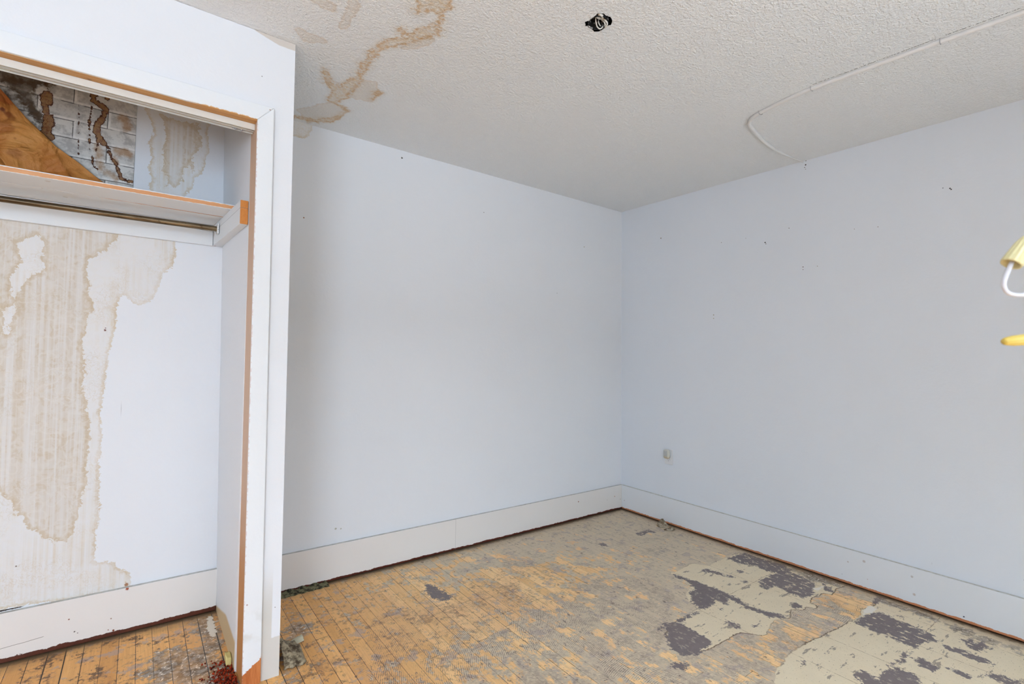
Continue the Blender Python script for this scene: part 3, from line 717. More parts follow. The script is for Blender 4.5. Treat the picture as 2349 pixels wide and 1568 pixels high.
BBC = bb_mat('closet_baseboard_paint', srgb(110, 56, 38), srgb(62, 34, 26), .024, 'x', [bbm((158, 1420), .004, srgb(150, 100, 85)), bbm((171, 1448), .004, srgb(110, 100, 95)), bbm((178, 1451), .003, srgb(110, 100, 95)),
              bbm((260, 1445), .006, srgb(120, 62, 40)), bbm((248, 1444), .003, srgb(150, 90, 70)), bbm((292, 1350), .008, srgb(160, 85, 60)), bbm((255, 1418), .004, srgb(170, 140, 125)), bbm((39, 1501), .003, srgb(80, 50, 45))], crack=(tuple(float(q) for q in aty((0, 1488), 2.782)[[0, 2]]), tuple(float(q) for q in aty((102, 1458), 2.782)[[0, 2]])))
rbm = lambda px, r, c: (atx(px, 3.247), r, c)
BBR = bb_mat('right_baseboard_paint', srgb(208, 138, 96), srgb(196, 128, 90), .019, 'y', [rbm((1432, 1147), .006, srgb(205, 190, 190)), rbm((1982, 1287), .01, srgb(206, 198, 196)), rbm((1945, 1288), .006, srgb(206, 198, 196)),
              rbm((2092, 1322), .008, srgb(200, 194, 192)), rbm((2097, 1363), .009, srgb(208, 196, 190)), rbm((1990, 1328), .004, srgb(208, 190, 185)), rbm((1931, 1316), .003, DARK), rbm((2211, 1414), .006, (.02, .03, .09))], white=((0.82, 0.84, 0.865), (0.80, 0.82, 0.84)))
def board_x(name, x0, x1, z1, mat, label):
    bm = bmesh.new(); box(bm, x0, x1, 2.782, BACK + .006, .007, z1)
    return tag(bevel(from_bm(name, bm, mat), .002), label, kind='structure')
board_x('baseboard_back', EX(0) + .001, 3.262, .2, BB1, 'tall white baseboard on the back wall, bare brown lower edge')
board_x('baseboard_closet', -1.449, 0.336, .201, BBC, 'tall white baseboard inside the closet')
bm = bmesh.new(); zz = (.007, .2)
prism(bm, [(3.2495, FRONT, zz[0]), (RWX(zz[0]) + .006, FRONT, zz[0]), (RWX(zz[1]) + .006, FRONT, zz[1]), (3.246, FRONT, zz[1])],
      [(3.2495, 2.7815, zz[0]), (RWX(zz[0]) + .006, 2.7815, zz[0]), (RWX(zz[1]) + .006, 2.7815, zz[1]), (3.246, 2.7815, zz[1])])
tag(bevel(from_bm('baseboard_right', bm, BBR), .003), 'tall white baseboard on the right wall, bare orange lower edge', kind='structure')

# ================================================================== CLOSET FITTINGS
def plank_mat(name, raw_face):
    s = NT(name, .45, .3); x, y, z = s.xyz()
    base = s.mix(s.mul(s.noise(3, 3), .4), TRIM, (0.74, 0.75, 0.75))
    nor = s.n('ShaderNodeNewGeometry'); N = s.xyz(nor.outputs['Normal'])
    n = s.noise(1.0, 6, .7, s.scale(s.pos(), (40, 40, 90)))
    raw = s.mix(s.noise(1.0, 4, .6, s.scale(s.pos(), (8, 90, 160)), .4), srgb(228, 176, 128), srgb(206, 140, 92))
    return s, base, N, n, raw, x, y, z
shelf = empty('closet_shelf', (-0.5, 2.6, 1.852)); tag(shelf, 'white two-board closet shelf with a bare orange front edge', 'shelf')
s, base, N, n, raw, x, y, z = plank_mat('shelf_boards', 0)
m = s.mul(s.inv(s.step(N[1], -.8, -.6)), s.inv(s.step(s.add(z, s.mul(s.sub(n, .5), .006)), 1.8680, 1.8692)))
m = s.mul(m, s.step(s.add(z, s.mul(s.sub(n, .5), .005)), 1.8535, 1.8545))
col = s.mix(m, base, raw)
ug = s.mul(s.inv(s.step(s.math('ABSOLUTE', s.sub(y, 2.567)), .003, .0055)), s.step(s.add(x, s.mul(s.sub(s.noise(18, 3), .5), .5)), -.15, .05))
col = s.mix(ug, col, srgb(205, 140, 92))
for px, r in (((110, 416), .012), ((150, 452), .012), ((97, 432), .006), ((165, 463), .005)):
    p = atz(px, 1.852); col = s.mix(s.mul(s.mark(p, r), .5), col, srgb(196, 184, 168))
SH_M = s.out(col)
bm = bmesh.new(); box(bm, -1.44, .3095, 2.402, 2.565, 1.8525, 1.872); bevel(from_bm('board', bm, SH_M, shelf), .0012)
bm = bmesh.new(); box(bm, -1.44, .3035, 2.569, 2.792, 1.8525, 1.872); bevel(from_bm('board', bm, SH_M, shelf), .0012)

s = NT('cleat_paint', .45, .3); x, y, z = s.xyz(); base = s.mix(s.mul(s.noise(3, 3), .4), TRIM, (0.77, 0.78, 0.78))
g = s.noise(1.0, 5, .6, s.scale(s.pos(), (120, 20, 40)), 2.0)
raw = s.mix(g, srgb(226, 158, 84), srgb(186, 108, 44))
col = s.mix(s.inv(s.step(y, 2.221, 2.2215)), base, raw)
cl = s.math('ABSOLUTE', s.sub(z, s.add(s.add(1.822, s.mul(s.noise(1.0, 4, .6, s.vec(s.mul(x, 9), 0.0, 0.0)), .022)), s.mul(x, -.04))))
col = s.mix(s.mul(s.inv(s.step(cl, .0004, .0013)), .65), col, srgb(110, 110, 112))
col = s.mix(s.mark((.278, 2.79, 1.757), .007), col, srgb(150, 80, 75))
CT_M = s.out(col)
bm = bmesh.new(); box(bm, -1.448, .2675, 2.778, BACK - .0008, 1.755, 1.8515)
rc = tag(bevel(from_bm('shelf_cleat', bm, CT_M), .002), 'long white cracked cleat on the closet back wall under the shelf', 'cleat')
bm = bmesh.new()
ix0 = lambda zq, yq: (.337 - .0024 * zq) + ((IX(zq)) - (.337 - .0024 * zq)) * (yq - CB) / (BACK - CB)
a = [(.303, 2.22, 1.757), (ix0(1.757, 2.22) - .001, 2.22, 1.757), (ix0(1.757, 2.797) - .001, 2.797, 1.757), (.268, 2.797, 1.757)]
b = [(.303, 2.22, 1.852), (ix0(1.852, 2.22) - .001, 2.22, 1.852), (ix0(1.852, 2.797) - .001, 2.797, 1.852), (.268, 2.797, 1.852)]
prism(bm, a, b)
sc_ = tag(bevel(from_bm('shelf_cleat', bm, CT_M), .0015), 'short white side cleat with a sawn orange end at the closet jamb', 'cleat')

rod = empty('closet_rod', (-.5, 2.65, 1.81)); tag(rod, 'tarnished brass closet rod in a painted end socket', 'rod')
s = NT('tarnished_brass', .35); n = s.noise(1.0, 6, .7, s.scale(s.pos(), (4, 60, 60))); n2 = s.noise(60, 4)
col = s.mix(s.step(n, .35, .6), srgb(150, 132, 104), srgb(84, 70, 54)); col = s.mix(s.mul(s.step(n2, .60, .68), .6), col, srgb(70, 52, 36))
s.b.inputs['Metallic'].default_value = .85; ROD_M = s.out(col)
bm = bmesh.new(); pr = aty((497, 525), 2.65); pl = aty((0, 455.5), 2.65)
dx = (pl - pr) / (pl[0] - pr[0])
tube(bm, [tuple(pr + dx * (-1.44 - pr[0])), tuple(pr + dx * (-.5 - pr[0])), tuple(pr), tuple(pr + dx * .004)], .0122, 20, 0)
from_bm('rod', bm, ROD_M, rod, True)
s = NT('chipped_white_socket', .4); n = s.noise(70, 3); SO_M = s.out(s.mix(s.step(n, .58, .62), (.8, .82, .82), srgb(110, 100, 80)))
bm = bmesh.new(); px_, pz_ = float(pr[0]), float(pr[2])
# open U-shaped cup on a plate fixed to the side cleat
prof = [(math.cos(t) * .0185, math.sin(t) * .0185) for t in np.linspace(math.pi, 2 * math.pi, 12)] + [(.0185, .012), (.0150, .012)] + \
       [(math.cos(t) * .0150, math.sin(t) * .0150) for t in np.linspace(2 * math.pi, math.pi, 12)] + [(-.0150, .012), (-.0185, .012)]
prism(bm, [(px_, 2.65 + q[0], pz_ + q[1]) for q in prof], [(min(px_ + .022, .2722), 2.65 + q[0], pz_ + q[1]) for q in prof])
prism(bm, [(.2705, 2.628, pz_ - .024), (.2690, 2.672, pz_ - .024), (.2690, 2.672, pz_ + .022), (.2705, 2.628, pz_ + .022)],
      [(.2755, 2.628, pz_ - .024), (.2735, 2.672, pz_ - .024), (.2735, 2.672, pz_ + .022), (.2755, 2.628, pz_ + .022)])
bevel(from_bm('socket', bm, SO_M, rod), .0008)

track = empty('door_track', (-.5, 2.15, HEAD)); tag(track, 'white metal bypass door track under the closet head jamb', 'door track')
TRK = NT('track_metal', .35, .5).out(srgb(226, 224, 216))
bm = bmesh.new()
box(bm, -1.44, .331, 2.130, 2.132, 2.106, 2.1295); box(bm, -1.44, .331, 2.132, 2.176, 2.1275, 2.1295)
box(bm, -1.44, .331, 2.1535, 2.1550, 2.108, 2.1275); box(bm, -1.44, .331, 2.174, 2.176, 2.106, 2.1275)
box(bm, -1.44, .331, 2.155, 2.160, 2.108, 2.1095)
from_bm('rail', bm, TRK, track)
CLIP = NT('track_clip_plastic', .4).out(srgb(205, 214, 200)); ST = NT('steel_grey', .35); ST.b.inputs['Metallic'].default_value = .7; STEEL = ST.out((.45, .45, .47))
def track_clip(x0, x1, mat, lab):
    bm = bmesh.new(); box(bm, x0, x1, 2.156, 2.173, 2.1095, 2.122)
    for k in range(2): tube(bm, [(x0 + (x1 - x0) * (.25 + .4 * k), 2.1645, 2.105), (x0 + (x1 - x0) * (.25 + .4 * k), 2.1645, 2.110)], .005, 10, 0)
    o = bevel(from_bm('roller_guide', bm, mat, track), .001); o['label'] = lab
track_clip(aty((533, 282), 2.16)[0], aty((566, 292), 2.16)[0], STEEL, 'grey metal roller guide')
track_clip(-.44, aty((21, 157), 2.16)[0], CLIP, 'pale plastic roller guide')

# ---- brick patterned wallpaper above the shelf
def wp(px): return np.array([aty(p, 2.797)[[0, 2]] for p in px])
def k8(l): return [(u / 4.9, 130 + v / 4.9) for u, v in l]
gx = lines([(-.85, -.043, .0035)]); gz = lines([(1.873, 2.47, .0035)])
Ug, Vg = np.meshgrid(gx, gz); GP = np.stack([Ug.ravel(), Vg.ravel()], 1)
ru = np.full(len(GP), -.3)
for l, r in [([(1050, 400), (1040, 490), (1130, 540), (1180, 590), (1160, 680), (1100, 760), (1080, 850), (1130, 920), (1170, 980)], .013),
             ([(1080, 850), (1100, 960), (1080, 1060)], .004), ([(1030, 560), (1000, 720), (1010, 1060), (1050, 1150)], .0042),
             ([(1170, 980), (1230, 1040), (1250, 1130), (1300, 1190), (1340, 1290), (1370, 1370), (1440, 1410), (1480, 1400)], .009),
             ([(1190, 440), (1200, 470)], .010), ([(1040, 1160), (1050, 1230), (1100, 1260)], .004),
             ([(600, 290), (560, 300), (500, 300), (540, 370), (555, 430)], .004), ([(530, 430), (530, 500)], .022), ([(500, 540), (520, 640)], .012), ([(540, 680), (540, 760), (510, 850), (560, 900)], .018),
             ([(880, 540), (885, 1100)], .0030)]:
    ru = np.maximum(ru, sd_line(GP, wp(k8(l)), r))
og = np.full(len(GP), -.3)
for l, r in [([(1370, 680), (1430, 800)], .018), ([(1320, 1060), (1430, 1080)], .018), ([(1290, 1150), (1310, 1210)], .012), ([(1130, 1180), (1130, 1260)], .012), ([(1200, 1300), (1300, 1370)], .012), ([(1100, 1000), (1110, 1130)], .014)]:
    og = np.maximum(og, sd_line(GP, wp(k8(l)), r))
dk = sd_poly(GP, wp(k8([(-600, -200), (200, 100), (600, 290), (420, 400), (400, 450), (460, 560), (560, 690), (560, 880), (400, 760), (220, 540), (0, 320), (-600, 0)])))
s = NT('brick_wallpaper', .7); x, y, z = s.xyz()
v = s.vec(s.add(s.add(x, .0), s.mul(s.sub(s.noise(9, 3), .5), .008)), s.add(z, s.mul(s.sub(s.noise(11, 3), .5), .007)), 0.0)
br = s.n('ShaderNodeTexBrick'); s.link(s.vm('ADD', v, (0.136, -0.028, 0))[0], br.inputs['Vector'])
br.inputs['Scale'].default_value = 1.0; br.inputs['Brick Width'].default_value = .225; br.inputs['Row Height'].default_value = .0755
br.inputs['Mortar Size'].default_value = .0055; br.inputs['Mortar Smooth'].default_value = .35; br.offset = .5
br.inputs['Color1'].default_value = (*srgb(226, 223, 216), 1); br.inputs['Color2'].default_value = (*srgb(206, 202, 195), 1); br.inputs['Mortar'].default_value = (*srgb(236, 232, 226), 1)
nn = s.noise(28, 7, .7); col = s.mix(s.mul(s.step(nn, .42, .62), .6), br.outputs['Color'], srgb(150, 146, 142))
# inked outline on the lower right of each printed brick
br2 = s.n('ShaderNodeTexBrick'); s.link(s.vm('ADD', v, (0.142, -0.0215, 0))[0], br2.inputs['Vector'])
for k in ('Scale', 'Brick Width', 'Row Height', 'Mortar Size', 'Mortar Smooth'): br2.inputs[k].default_value = br.inputs[k].default_value
br2.inputs['Mortar Size'].default_value = .0017; br2.inputs['Mortar Smooth'].default_value = .1
br2.offset = .5
ln = s.mul(s.step(br2.outputs['Fac'], .3, .7), s.step(s.noise(16, 5, .6), .40, .5))
col = s.mix(s.mul(br.outputs['Fac'], .5), col, srgb(236, 232, 226))
col = s.mix(s.mul(ln, .8), col, srgb(66, 60, 56))
og_ = s.step(s.add(s.attr('ochre'), s.mul(s.sub(nn, .5), .05)), -.01, .012)
col = s.mix(s.mul(og_, .65), col, srgb(166, 118, 56))
d_ = s.step(s.add(s.attr('mould'), s.mul(s.sub(nn, .5), .12)), -.01, .02)
col = s.mix(s.mul(d_, s.step(s.noise(12, 6, .65),   .3, .55, .55, .95)), col, s.mix(s.noise(9, 4), srgb(96, 72, 40), srgb(36, 24, 14)))
r_ = s.add(s.sub(s.attr('rust'), .0022), s.add(s.mul(s.sub(s.noise(60, 6, .72), .5), .026), s.mul(s.sub(s.noise(22, 3), .5), .016)))
col = s.mix(s.step(r_, -.001, .0015, 0, .9), col, srgb(122, 70, 30))
web = s.step(s.math('ABSOLUTE', s.sub(s.noise(42, 3, .6, dist=1.5), .5)), .02, .06)
col = s.mix(s.mul(s.mul(s.step(r_, .001, .003), web), .75), col, s.mix(s.noise(14, 3), srgb(184, 150, 104), srgb(128, 82, 40)))
col = s.mix(s.mul(s.step(r_, -.001, .0), s.step(r_, .002, .003, 1, 0)), col, srgb(72, 36, 16))
s.bump(s.add(s.mul(br.outputs['Fac'], -1.0), s.mul(nn, .6)), .5, .003)
BW_M = s.out(col)
# the paper's right edge is cut a little out of plumb
o = grid_mesh('brick_wallpaper', gx, gz, lambda U, V: np.stack([U + (V - 2.15) * .010 * (U > -.3), np.full_like(U, 2.797) , V], 1), BW_M, {'rust': ru, 'ochre': og, 'mould': dk})
m = o.modifiers.new('thickness', 'SOLIDIFY'); m.thickness = .0012
tag(o, 'rust-stained printed brick wallpaper pasted above the closet shelf', 'wallpaper')

# ---- brown paper flap hanging in front of it, resting on the shelf
edge_pts = [aty(p, 2.745) for p in [(-140, 60), (0, 200), (60, 268), (130, 335), (180, 370), (214, 398), (240, 417)]]
ex_ = np.array([p[0] for p in edge_pts]); ez_ = np.array([p[2] for p in edge_pts])
us = np.linspace(-1.05, float(ex_[-1]) + .004, 130); ts = np.linspace(0, 1, 60)
folds = []
for k in range(16):
    folds.append((random.uniform(-.8, -.2), random.uniform(1.9, 2.3), random.uniform(0, math.pi), random.uniform(.012, .035), random.uniform(.012, .028)))
def kraft(U, T):
    top = np.interp(U, ex_, ez_, left=ez_[0] + .1) 
    top = np.where(U < ex_[0], ez_[0] + (ex_[0] - U) * .3, top)
    top = np.minimum(top, 2.44)
    z = 1.8735 + (top - 1.8735) * T
    d = np.zeros_like(U)
    for (a, b, th, w, h) in folds:
        q = (U - a) * math.cos(th) + (z - b) * math.sin(th) ; l = -(U - a) * math.sin(th) + (z - b) * math.cos(th)
        d += h * (1 - np.abs(np.tanh(q / w))) * np.exp(-(l / .16) ** 2) * np.sign(math.sin(a * 99))
    lean = .04 * T
    y = 2.742 + lean * .6 - .006 * np.sin(U * 14) + d * np.clip((1 - T) * 6, 0, 1) 
    return np.stack([U, np.clip(y, 2.67, 2.788), z], 1)
s = NT('brown_paper', .55, .3); n = s.noise(6, 5, .6, dist=.5)
col = s.mix(s.step(n, .35, .7), srgb(216, 150, 78), srgb(186, 112, 48))
for p, r, c, k in (((20, 262), .03, srgb(120, 44, 18), .7), ((6, 250), .02, srgb(90, 30, 12), .8), ((10, 215), .05, srgb(160, 70, 26), .6), ((0, 285), .05, srgb(150, 74, 30), .5), ((32, 317), .015, srgb(150, 80, 30), .6), ((60, 270), .012, srgb(150, 80, 30), .6), ((30, 350), .04, srgb(140, 76, 28), .5)):
    q = aty(p, 2.745); col = s.mix(s.mul(s.mark(q, r, .7, 22), k), col, c)
s.bump(s.add(s.math('ABSOLUTE', s.sub(s.noise(7, 3, .5, dist=1.0), .5)), s.mul(s.noise(150, 2), .04)), .9, .06)
KR = s.out(col)
o = grid_mesh('brown_paper_flap', us, ts, kraft, KR); m = o.modifiers.new('thickness', 'SOLIDIFY'); m.thickness = .0006; m.offset = 0
for p in o.data.polygons: p.use_smooth = True
tag(o, 'crumpled brown paper flap leaning across the closet shelf', 'paper')

# ================================================================== CEILING CABLE
cable = empty('ceiling_cable', (2.4, 1.2, CEIL)); tag(cable, 'painted-over white cable stapled along the ceiling to the right wall', 'cable')
CB_M = paint_mat('cable_paint', (0.82, 0.815, 0.80), .6)
cp = [(2560, -52), (2349, 27), (2157, 95), (2000, 152), (1862, 203), (1800, 230), (1745, 258), (1724, 272), (1719, 285), (1728, 298), (1750, 322), (1776, 342)]
pts = [tuple(atz(p, CEIL - .006)) for p in cp]
bm = bmesh.new(); tube(bm, pts, .0095, 12, 8, .08); from_bm('cable', bm, CB_M, cable, True)
pts2 = [tuple(atz(p, CEIL - .004)) for p in [(1772, 339), (1790, 350), (1818, 362), (1846, 372.5)]]
bm = bmesh.new(); tube(bm, pts2, lambda t: .0075 - .004 * t, 10, 6); from_bm('cable_tail', bm, CB_M, cable, True)
for i in (2, 4, 6):
    p = Vector(pts[i]); t = (Vector(pts[i + 1]) - Vector(pts[i - 1])).normalized(); w = Vector((-t.y, t.x, 0)); p.z = CEIL
    bm = bmesh.new()
    tube(bm, [p + w * .0125, p + w * .0122 - Vector((0, 0, .009)), p + w * .006 - Vector((0, 0, .0155)), p - w * .006 - Vector((0, 0, .0155)), p - w * .0122 - Vector((0, 0, .009)), p - w * .0125], .0013, 6, 4)
    from_bm('staple', bm, STEEL, cable, True)
# frayed end at the wall
p = Vector(atz((1847, 372.5), CEIL - .004)); bm = bmesh.new()
for k in range(4):
    tube(bm, [p, p + Vector((-.006 - .003 * k, -.004 + .005 * k, -.012)), p + Vector((-.008, -.008 + .006 * k, -.03 - .006 * k))], .0011, 5, 4)
from_bm('frayed_end', bm, NT('frayed_dark', .8).out(srgb(60, 52, 44)), cable)

# ================================================================== CEILING BOX
jb = empty('junction_box', (HC[0], HC[1], CEIL)); tag(jb, 'open ceiling junction box with white wires curled in a ragged hole', 'junction box')
JB = NT('box_inside', .5); n = JB.noise(120, 4); JBM = JB.out(JB.mix(JB.step(n, .56, .62), (.02, .02, .02), (.45, .43, .40)))
bm = bmesh.new(); R0 = .040
bx = atz((1372, 53), CEIL)
ring = lambda r, z: [(bx[0] + r * math.cos(a), bx[1] + r * math.sin(a), z) for a in [math.pi / 8 + k * math.pi / 4 for k in range(8)]]
r1, r2, r3 = [[bm.verts.new(p) for p in ring(r, z)] for r, z in ((R0, CEIL - .001), (R0, CEIL + .045), (R0 - .002, CEIL - .001))]
r4 = [bm.verts.new(p) for p in ring(R0 - .002, CEIL + .043)]
for k in range(8):
    j = (k + 1) % 8
    bm.faces.new((r1[k], r1[j], r2[j], r2[k])); bm.faces.new((r3[k], r4[k], r4[j], r3[j])); bm.faces.new((r1[k], r3[k], r3[j], r1[j]))
bm.faces.new(r2); bm.faces.new(r4)
from_bm('box', bm, JBM, jb)
WIREM = NT('wire_white', .4, .4).out((.82, .80, .74))
def wire(px_list, zs, r=.0022, name='wire', parent=jb, mat=WIREM):
    bm = bmesh.new(); tube(bm, [tuple(atz(p, z)) for p, z in zip(px_list, zs)], r, 8, 8); return from_bm(name, bm, mat, parent, True)
Z = CEIL
wire([(1366, 38), (1367, 50), (1370, 61), (1376, 66), (1382, 62), (1384, 55)], [Z + .02, Z + .002, Z - .006, Z - .008, Z - .002, Z + .02])
wire([(1373, 42), (1373, 50), (1376, 58), (1380, 60)], [Z + .03, Z + .006, Z, Z + .02])
wire([(1380, 42), (1388, 46), (1393, 54), (1389, 62), (1384, 60)], [Z + .02, Z + .004, Z - .002, Z + .0, Z + .015], .0032)
wire([(1381, 46), (1386, 50), (1388, 57), (1386, 62)], [Z + .02, Z + .004, Z - .001, Z + .02], .003)
wire([(1369, 36), (1376, 33), (1382, 37), (1381, 44)], [Z + .015, Z + .004, Z + .004, Z + .02], .0045)
bm = bmesh.new()
pc = Vector(atz((1372, 39), Z + .012)); tube(bm, [pc + Vector((-.012, -.004, .004)), pc, pc + Vector((.014, .002, .002))], lambda t: .0075 - .003 * t, 8, 4)
from_bm('cable_sheath', bm, NT('sheath_grey', .5).out((.62, .64, .64)), jb, True)

# ================================================================== OUTLET
ov = empty('wall_outlet', tuple(atx((1528, 1048), 3.257))); tag(ov, 'white painted-over wall outlet plate low on the right wall', 'outlet')
PLATE = paint_mat('plate_paint', (.81, .82, .84), .35)
xw = RWX(.51)
bm = bmesh.new(); box(bm, xw - .006, xw - .0003, 2.294, 2.366, .452, .568); bevel(from_bm('cover_plate', bm, PLATE, ov), .003, 3)
bm = bmesh.new()
for zc in (.487, .533):
    prism(bm, [(xw - .008, 2.33 + .0165 * math.cos(a), zc + .0145 * math.sin(a)) for a in np.linspace(0, 2 * math.pi, 20, endpoint=False)],
          [(xw - .005, 2.33 + .0165 * math.cos(a), zc + .0145 * math.sin(a)) for a in np.linspace(0, 2 * math.pi, 20, endpoint=False)])
from_bm('receptacle', bm, PLATE, ov)
bm = bmesh.new()
for zc in (.487,):
    for dy in (-.006, .006): box(bm, xw - .0083, xw - .0078, 2.33 + dy - .001, 2.33 + dy + .001, zc + .001, zc + .009)
    box(bm, xw - .0083, xw - .0078, 2.328, 2.332, zc - .009, zc - .005)
o = from_bm('slot', bm, NT('slot_dark', .8).out((.15, .15, .16)), ov)
s = NT('adapter_plastic', .35, .4); x, y, z = s.xyz(); n = s.noise(60, 3)
col = s.mix(s.mul(s.inv(s.step(s.add(z, s.mul(n, .02)), .515, .53)), .75), srgb(208, 206, 194), srgb(196, 170, 124))
AD = s.out(col)
ad = empty('plug_adapter', (xw - .03, 2.335, .53)); tag(ad, 'small yellowed plug-in unit stuck in the outlet on the right wall', 'plug')
bm = bmesh.new(); box(bm, xw - .042, xw - .0085, 2.309, 2.357, .498, .566)
o = bevel(from_bm('body', bm, AD, ad, True), .014, 5)
bm = bmesh.new(); box(bm, xw - .046, xw - .041, 2.318, 2.348, .520, .558)
o = bevel(from_bm('lens', bm, NT('lens_grey', .2, .5).out(srgb(190, 192, 190)), ad, True), .004, 3)

# ================================================================== HANGING WIRES CLOSE TO THE CAMERA
D = .42
def near_pt(px, d=D): return Vector(O + ray(px) / F * d)
hang = empty('hanging_wires', tuple(near_pt((2430, 700)))); tag(hang, 'loose white wires with yellow screw-on connectors at the right edge', 'wires')
top = near_pt((2430, 500)); topc = Vector((top.x, top.y, CEIL))
bm = bmesh.new(); tube(bm, [topc, Vector((top.x + .004, top.y, 2.0)), Vector((top.x, top.y + .003, 1.6)), near_pt((2432, 450)), near_pt((2425, 560)), near_pt((2430, 640))], .0045, 10, 8)
from_bm('cable', bm, NT('cable_jacket', .4).out((.8, .8, .8)), hang, True)
WH = NT('near_wire_white', .3, .4).out((.70, .70, .74))
def nwire(px, r=.0018):
    bm = bmesh.new(); tube(bm, [near_pt(p) for p in px], r, 10, 8); from_bm('wire', bm, WH, hang, True)
nwire([(2322, 600), (2314, 618), (2305, 640), (2303, 656), (2311, 670), (2328, 676), (2352, 675), (2385, 662), (2418, 640), (2430, 632)])
nwire([(2430, 636), (2440, 690), (2436, 750), (2410, 768), (2380, 770)])
def connector(base_px, dir_px, length, r_base, r_tip, mat, ribs=12, name='connector'):
    b = near_pt(base_px); t = (near_pt((base_px[0] + dir_px[0], base_px[1] + dir_px[1])) - b).normalized()
    view = (b - Vector(O)).normalized(); u = t.cross(view).normalized(); w = t.cross(u).normalized()
    bm = bmesh.new(); rings = []; seg = 72
    prof_ = [(0, r_base * 1.0), (.06, r_base * 1.02), (.3, r_base * .93), (.7, r_base * .70 + r_tip * .22), (.92, r_tip * 1.05), (1.0, r_tip * .75)]
    for f_, r in prof_:
        ring_ = []
        for k in range(seg):
            a = 2 * math.pi * k / seg; rr = r * (1 + (.045 * math.cos(ribs * a) if 0.05 < f_ < .95 else 0))
            ring_.append(bm.verts.new(b + t * length * f_ + (u * math.cos(a) + w * math.sin(a)) * rr))
        rings.append(ring_)
    for A, B in zip(rings, rings[1:]):
        for k in range(seg): bm.faces.new((A[k], A[(k + 1) % seg], B[(k + 1) % seg], B[k]))
    bm.faces.new(rings[-1])
    inner = [bm.verts.new(b + t * length * .0 + (u * math.cos(2 * math.pi * k / seg) + w * math.sin(2 * math.pi * k / seg)) * r_base * .86) for k in range(seg)]
    deep = [bm.verts.new(b + t * length * .4 + (u * math.cos(2 * math.pi * k / seg) + w * math.sin(2 * math.pi * k / seg)) * r_base * .55) for k in range(seg)]
    for k in range(seg):
        j = (k + 1) % seg; bm.faces.new((rings[0][k], inner[k], inner[j], rings[0][j])); bm.faces.new((inner[k], deep[k], deep[j], inner[j]))
    bm.faces.new(deep)
    return from_bm(name, bm, mat, hang, True)
o = connector((2319, 606), (36, -54), .028, .0072, .0040, NT('pale_yellow_plastic', .3, .5).out(srgb(222, 212, 160))); o['label'] = 'pale yellow connector'
o = connector((2372, 777), (-70, 6), .026, .0050, .0031, NT('bright_yellow_plastic', .25, .5).out(srgb(220, 192, 92))); o['label'] = 'bright yellow connector'

# ================================================================== DEBRIS
def crumpled(name, pts, mat, thick=.0016, parent=None):
    """bent sheet from a grid of points"""
    bm = bmesh.new(); V = [[bm.verts.new(p) for p in row] for row in pts]
    for r in range(len(V) - 1):
        for c in range(len(V[0]) - 1): bm.faces.new((V[r][c], V[r][c + 1], V[r + 1][c + 1], V[r + 1][c]))
    bmesh.ops.subdivide_edges(bm, edges=bm.edges[:], cuts=2, use_grid_fill=True)
    for v in bm.verts:
        if v.co.z > .004: v.co += Vector((random.uniform(-1, 1), random.uniform(-1, 1), random.uniform(-.5, .5))) * .0008
    o = from_bm(name, bm, mat, parent, True)
    m = o.modifiers.new('thickness', 'SOLIDIFY'); m.thickness = thick; m.offset = 1
    return o
s = NT('vinyl_scrap', .7); VS = s.out(s.mix(s.step(s.noise(40, 5), .4, .6), srgb(176, 162, 140), srgb(112, 96, 74)))
p0 = atz((1517, 1207), 0); a0 = Vector(p0)
def along(dy, dx=0, z=0): return (a0.x + dx, a0.y + dy, z)
t = crumpled('peeled_vinyl_scrap', [
    [along(.035, -.010, .001), along(.030, -.004, .020), along(.012, .010, .052), along(-.004, .014, .058)],
    [along(.012, -.024, .001), along(.006, -.008, .018), along(-.006, .008, .036), along(-.020, .016, .040)],
    [along(-.010, -.028, .001), along(-.024, -.012, .008), along(-.038, .006, .014), along(-.050, .016, .018)]], VS)
tag(t, 'pointed curl of peeled beige vinyl standing against the right baseboard', 'flooring scrap')
t = crumpled('peeled_vinyl_scrap', [
    [along(-.050, -.040, .001), along(-.072, -.024, .012), along(-.085, -.004, .022), along(-.092, .012, .025)],
    [along(-.065, -.052, .001), along(-.092, -.040, .002), along(-.112, -.020, .004), along(-.120, .004, .012)]], VS)
tag(t, 'smaller low curl of vinyl in front of the pointed one', 'flooring scrap')

# mouldy strip under the back baseboard beside the closet
s = NT('mouldy_caulk', .8); MC = s.out(s.mix(s.step(s.noise(45, 5, .7), .42, .6), srgb(120, 114, 84), srgb(40, 36, 24)))
rows = []
x0_, x1_ = EX(0) + .01, float(atz((748, 1334), 0)[0])
for k in range(4):
    row = []
    for i in range(22):
        f_ = i / 21; xx = x0_ + .10 + (x1_ - x0_ - .10) * f_
        yy = (2.7795, 2.768, 2.750, 2.738)[k] + .004 * math.sin(i * 1.9 + k) + .012 * (1 - f_) * (k > 1) * -.5
        zz_ = (.016 + .006 * math.sin(i * 1.3), .010, .006, .001)[k] * (1 if 0 < i < 21 else .4)
        row.append((xx, yy, max(zz_, .0008)))
    rows.append(row)
tag(crumpled('mouldy_caulk_strip', rows, MC, .0015), 'mouldy green-grey strip peeling under the back baseboard beside the closet', 'caulk strip')

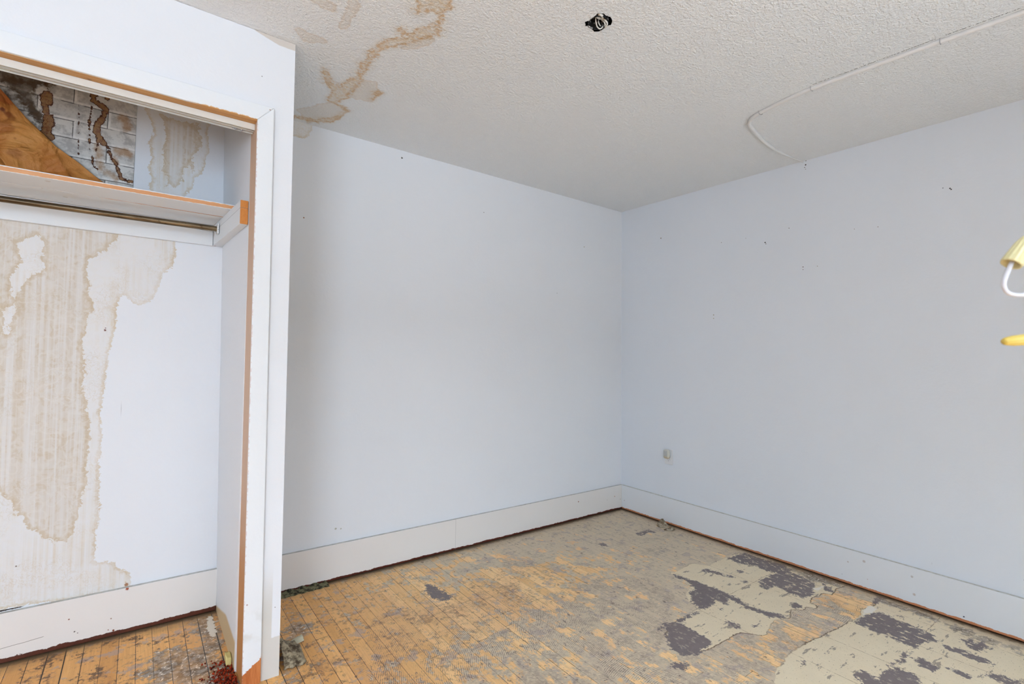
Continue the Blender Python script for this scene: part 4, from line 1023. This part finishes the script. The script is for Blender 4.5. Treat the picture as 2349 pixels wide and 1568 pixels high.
# torn flooring clump at the foot of the closet corner
s = NT('torn_flooring', .7); TF = s.out(s.mix(s.step(s.noise(35, 5, .7), .4, .62), srgb(170, 154, 126), srgb(78, 62, 44)))
base = Vector(atz((664, 1512), 0)); rows = []
for k in range(6):
    row = []
    for i in range(7):
        a_, b_k = i / 6, k / 5
        xx = base.x - .035 + .085 * a_ ; yy = base.y - .07 + .19 * b_k
        zz_ = .075 * math.sin(math.pi * b_k * .95 + .05) * (1 - .8 * a_) + .010 * math.sin(i * 2.4 + k * 2.1)
        row.append((max(xx, EX(0) + .004), yy, max(zz_, .001)))
    rows.append(row)
tag(crumpled('torn_flooring_clump', rows, TF, .003), 'torn crumpled flooring scrap standing by the foot of the closet corner', 'flooring scrap')
b2 = Vector(atz((680, 1480), 0))
rows = [[(b2.x + .020 * i * .8 - .02, b2.y + .016 * k - .01, .030 * (i / 3) ** .7 * (1 - abs(k - 1.5) / 3) + .002) for i in range(4)] for k in range(4)]
tag(crumpled('torn_flooring_chip', rows, NT('pale_chip', .7).out(srgb(206, 198, 170)), .003), 'pale cream flooring chip curling up beside the torn clump', 'flooring scrap')

# foam block at the foot of the jamb
bm = bmesh.new(); fb = Vector(atz((534, 1516), 0)); bmesh.ops.create_grid(bm, x_segments=1, y_segments=1, size=.001); bm.clear()
box(bm, fb.x - .026, min(fb.x + .004, .335), fb.y - .03, fb.y + .02, .0005, .034)
bmesh.ops.subdivide_edges(bm, edges=bm.edges[:], cuts=3, use_grid_fill=True)
for v in bm.verts:
    if v.co.z > .005: v.co += Vector((random.uniform(-1, 0), random.uniform(-1, 1), random.uniform(-1, 1))) * .0025
tag(from_bm('foam_chunk', bm, NT('foam_yellow', .9, .1).out(srgb(226, 206, 138)), None, True), 'pale yellow foam chunk at the foot of the closet jamb', 'foam')

# red-brown crumbs in front of the jamb
bm = bmesh.new()
for k in range(900):
    px = (random.gauss(530, 26), random.uniform(1518, 1600)); p = atz(px, 0)
    if p[0] > .337 and p[1] > 2.07: continue
    r = random.uniform(.0012, .0042)
    mt = Matrix.Translation(Vector((p[0], p[1], r * .7 + random.random() * .006))) @ Matrix.Rotation(random.uniform(0, 6), 4, Vector((random.random(), random.random(), 1)).normalized())
    vs_ = bmesh.ops.create_icosphere(bm, subdivisions=1, radius=r, matrix=mt)['verts']
    for v in vs_: v.co += Vector((random.uniform(-1, 1), random.uniform(-1, 1), random.uniform(-1, 1))) * r * .45
s = NT('red_crumbs', .9, .1); CR = s.out(s.mix(s.step(s.noise(90, 3), .45, .55), srgb(176, 62, 32), srgb(84, 28, 16)))
tag(from_bm('brick_crumbs', bm, CR), 'heap of red-brown crumbs at the foot of the closet jamb', 'debris', kind='stuff')
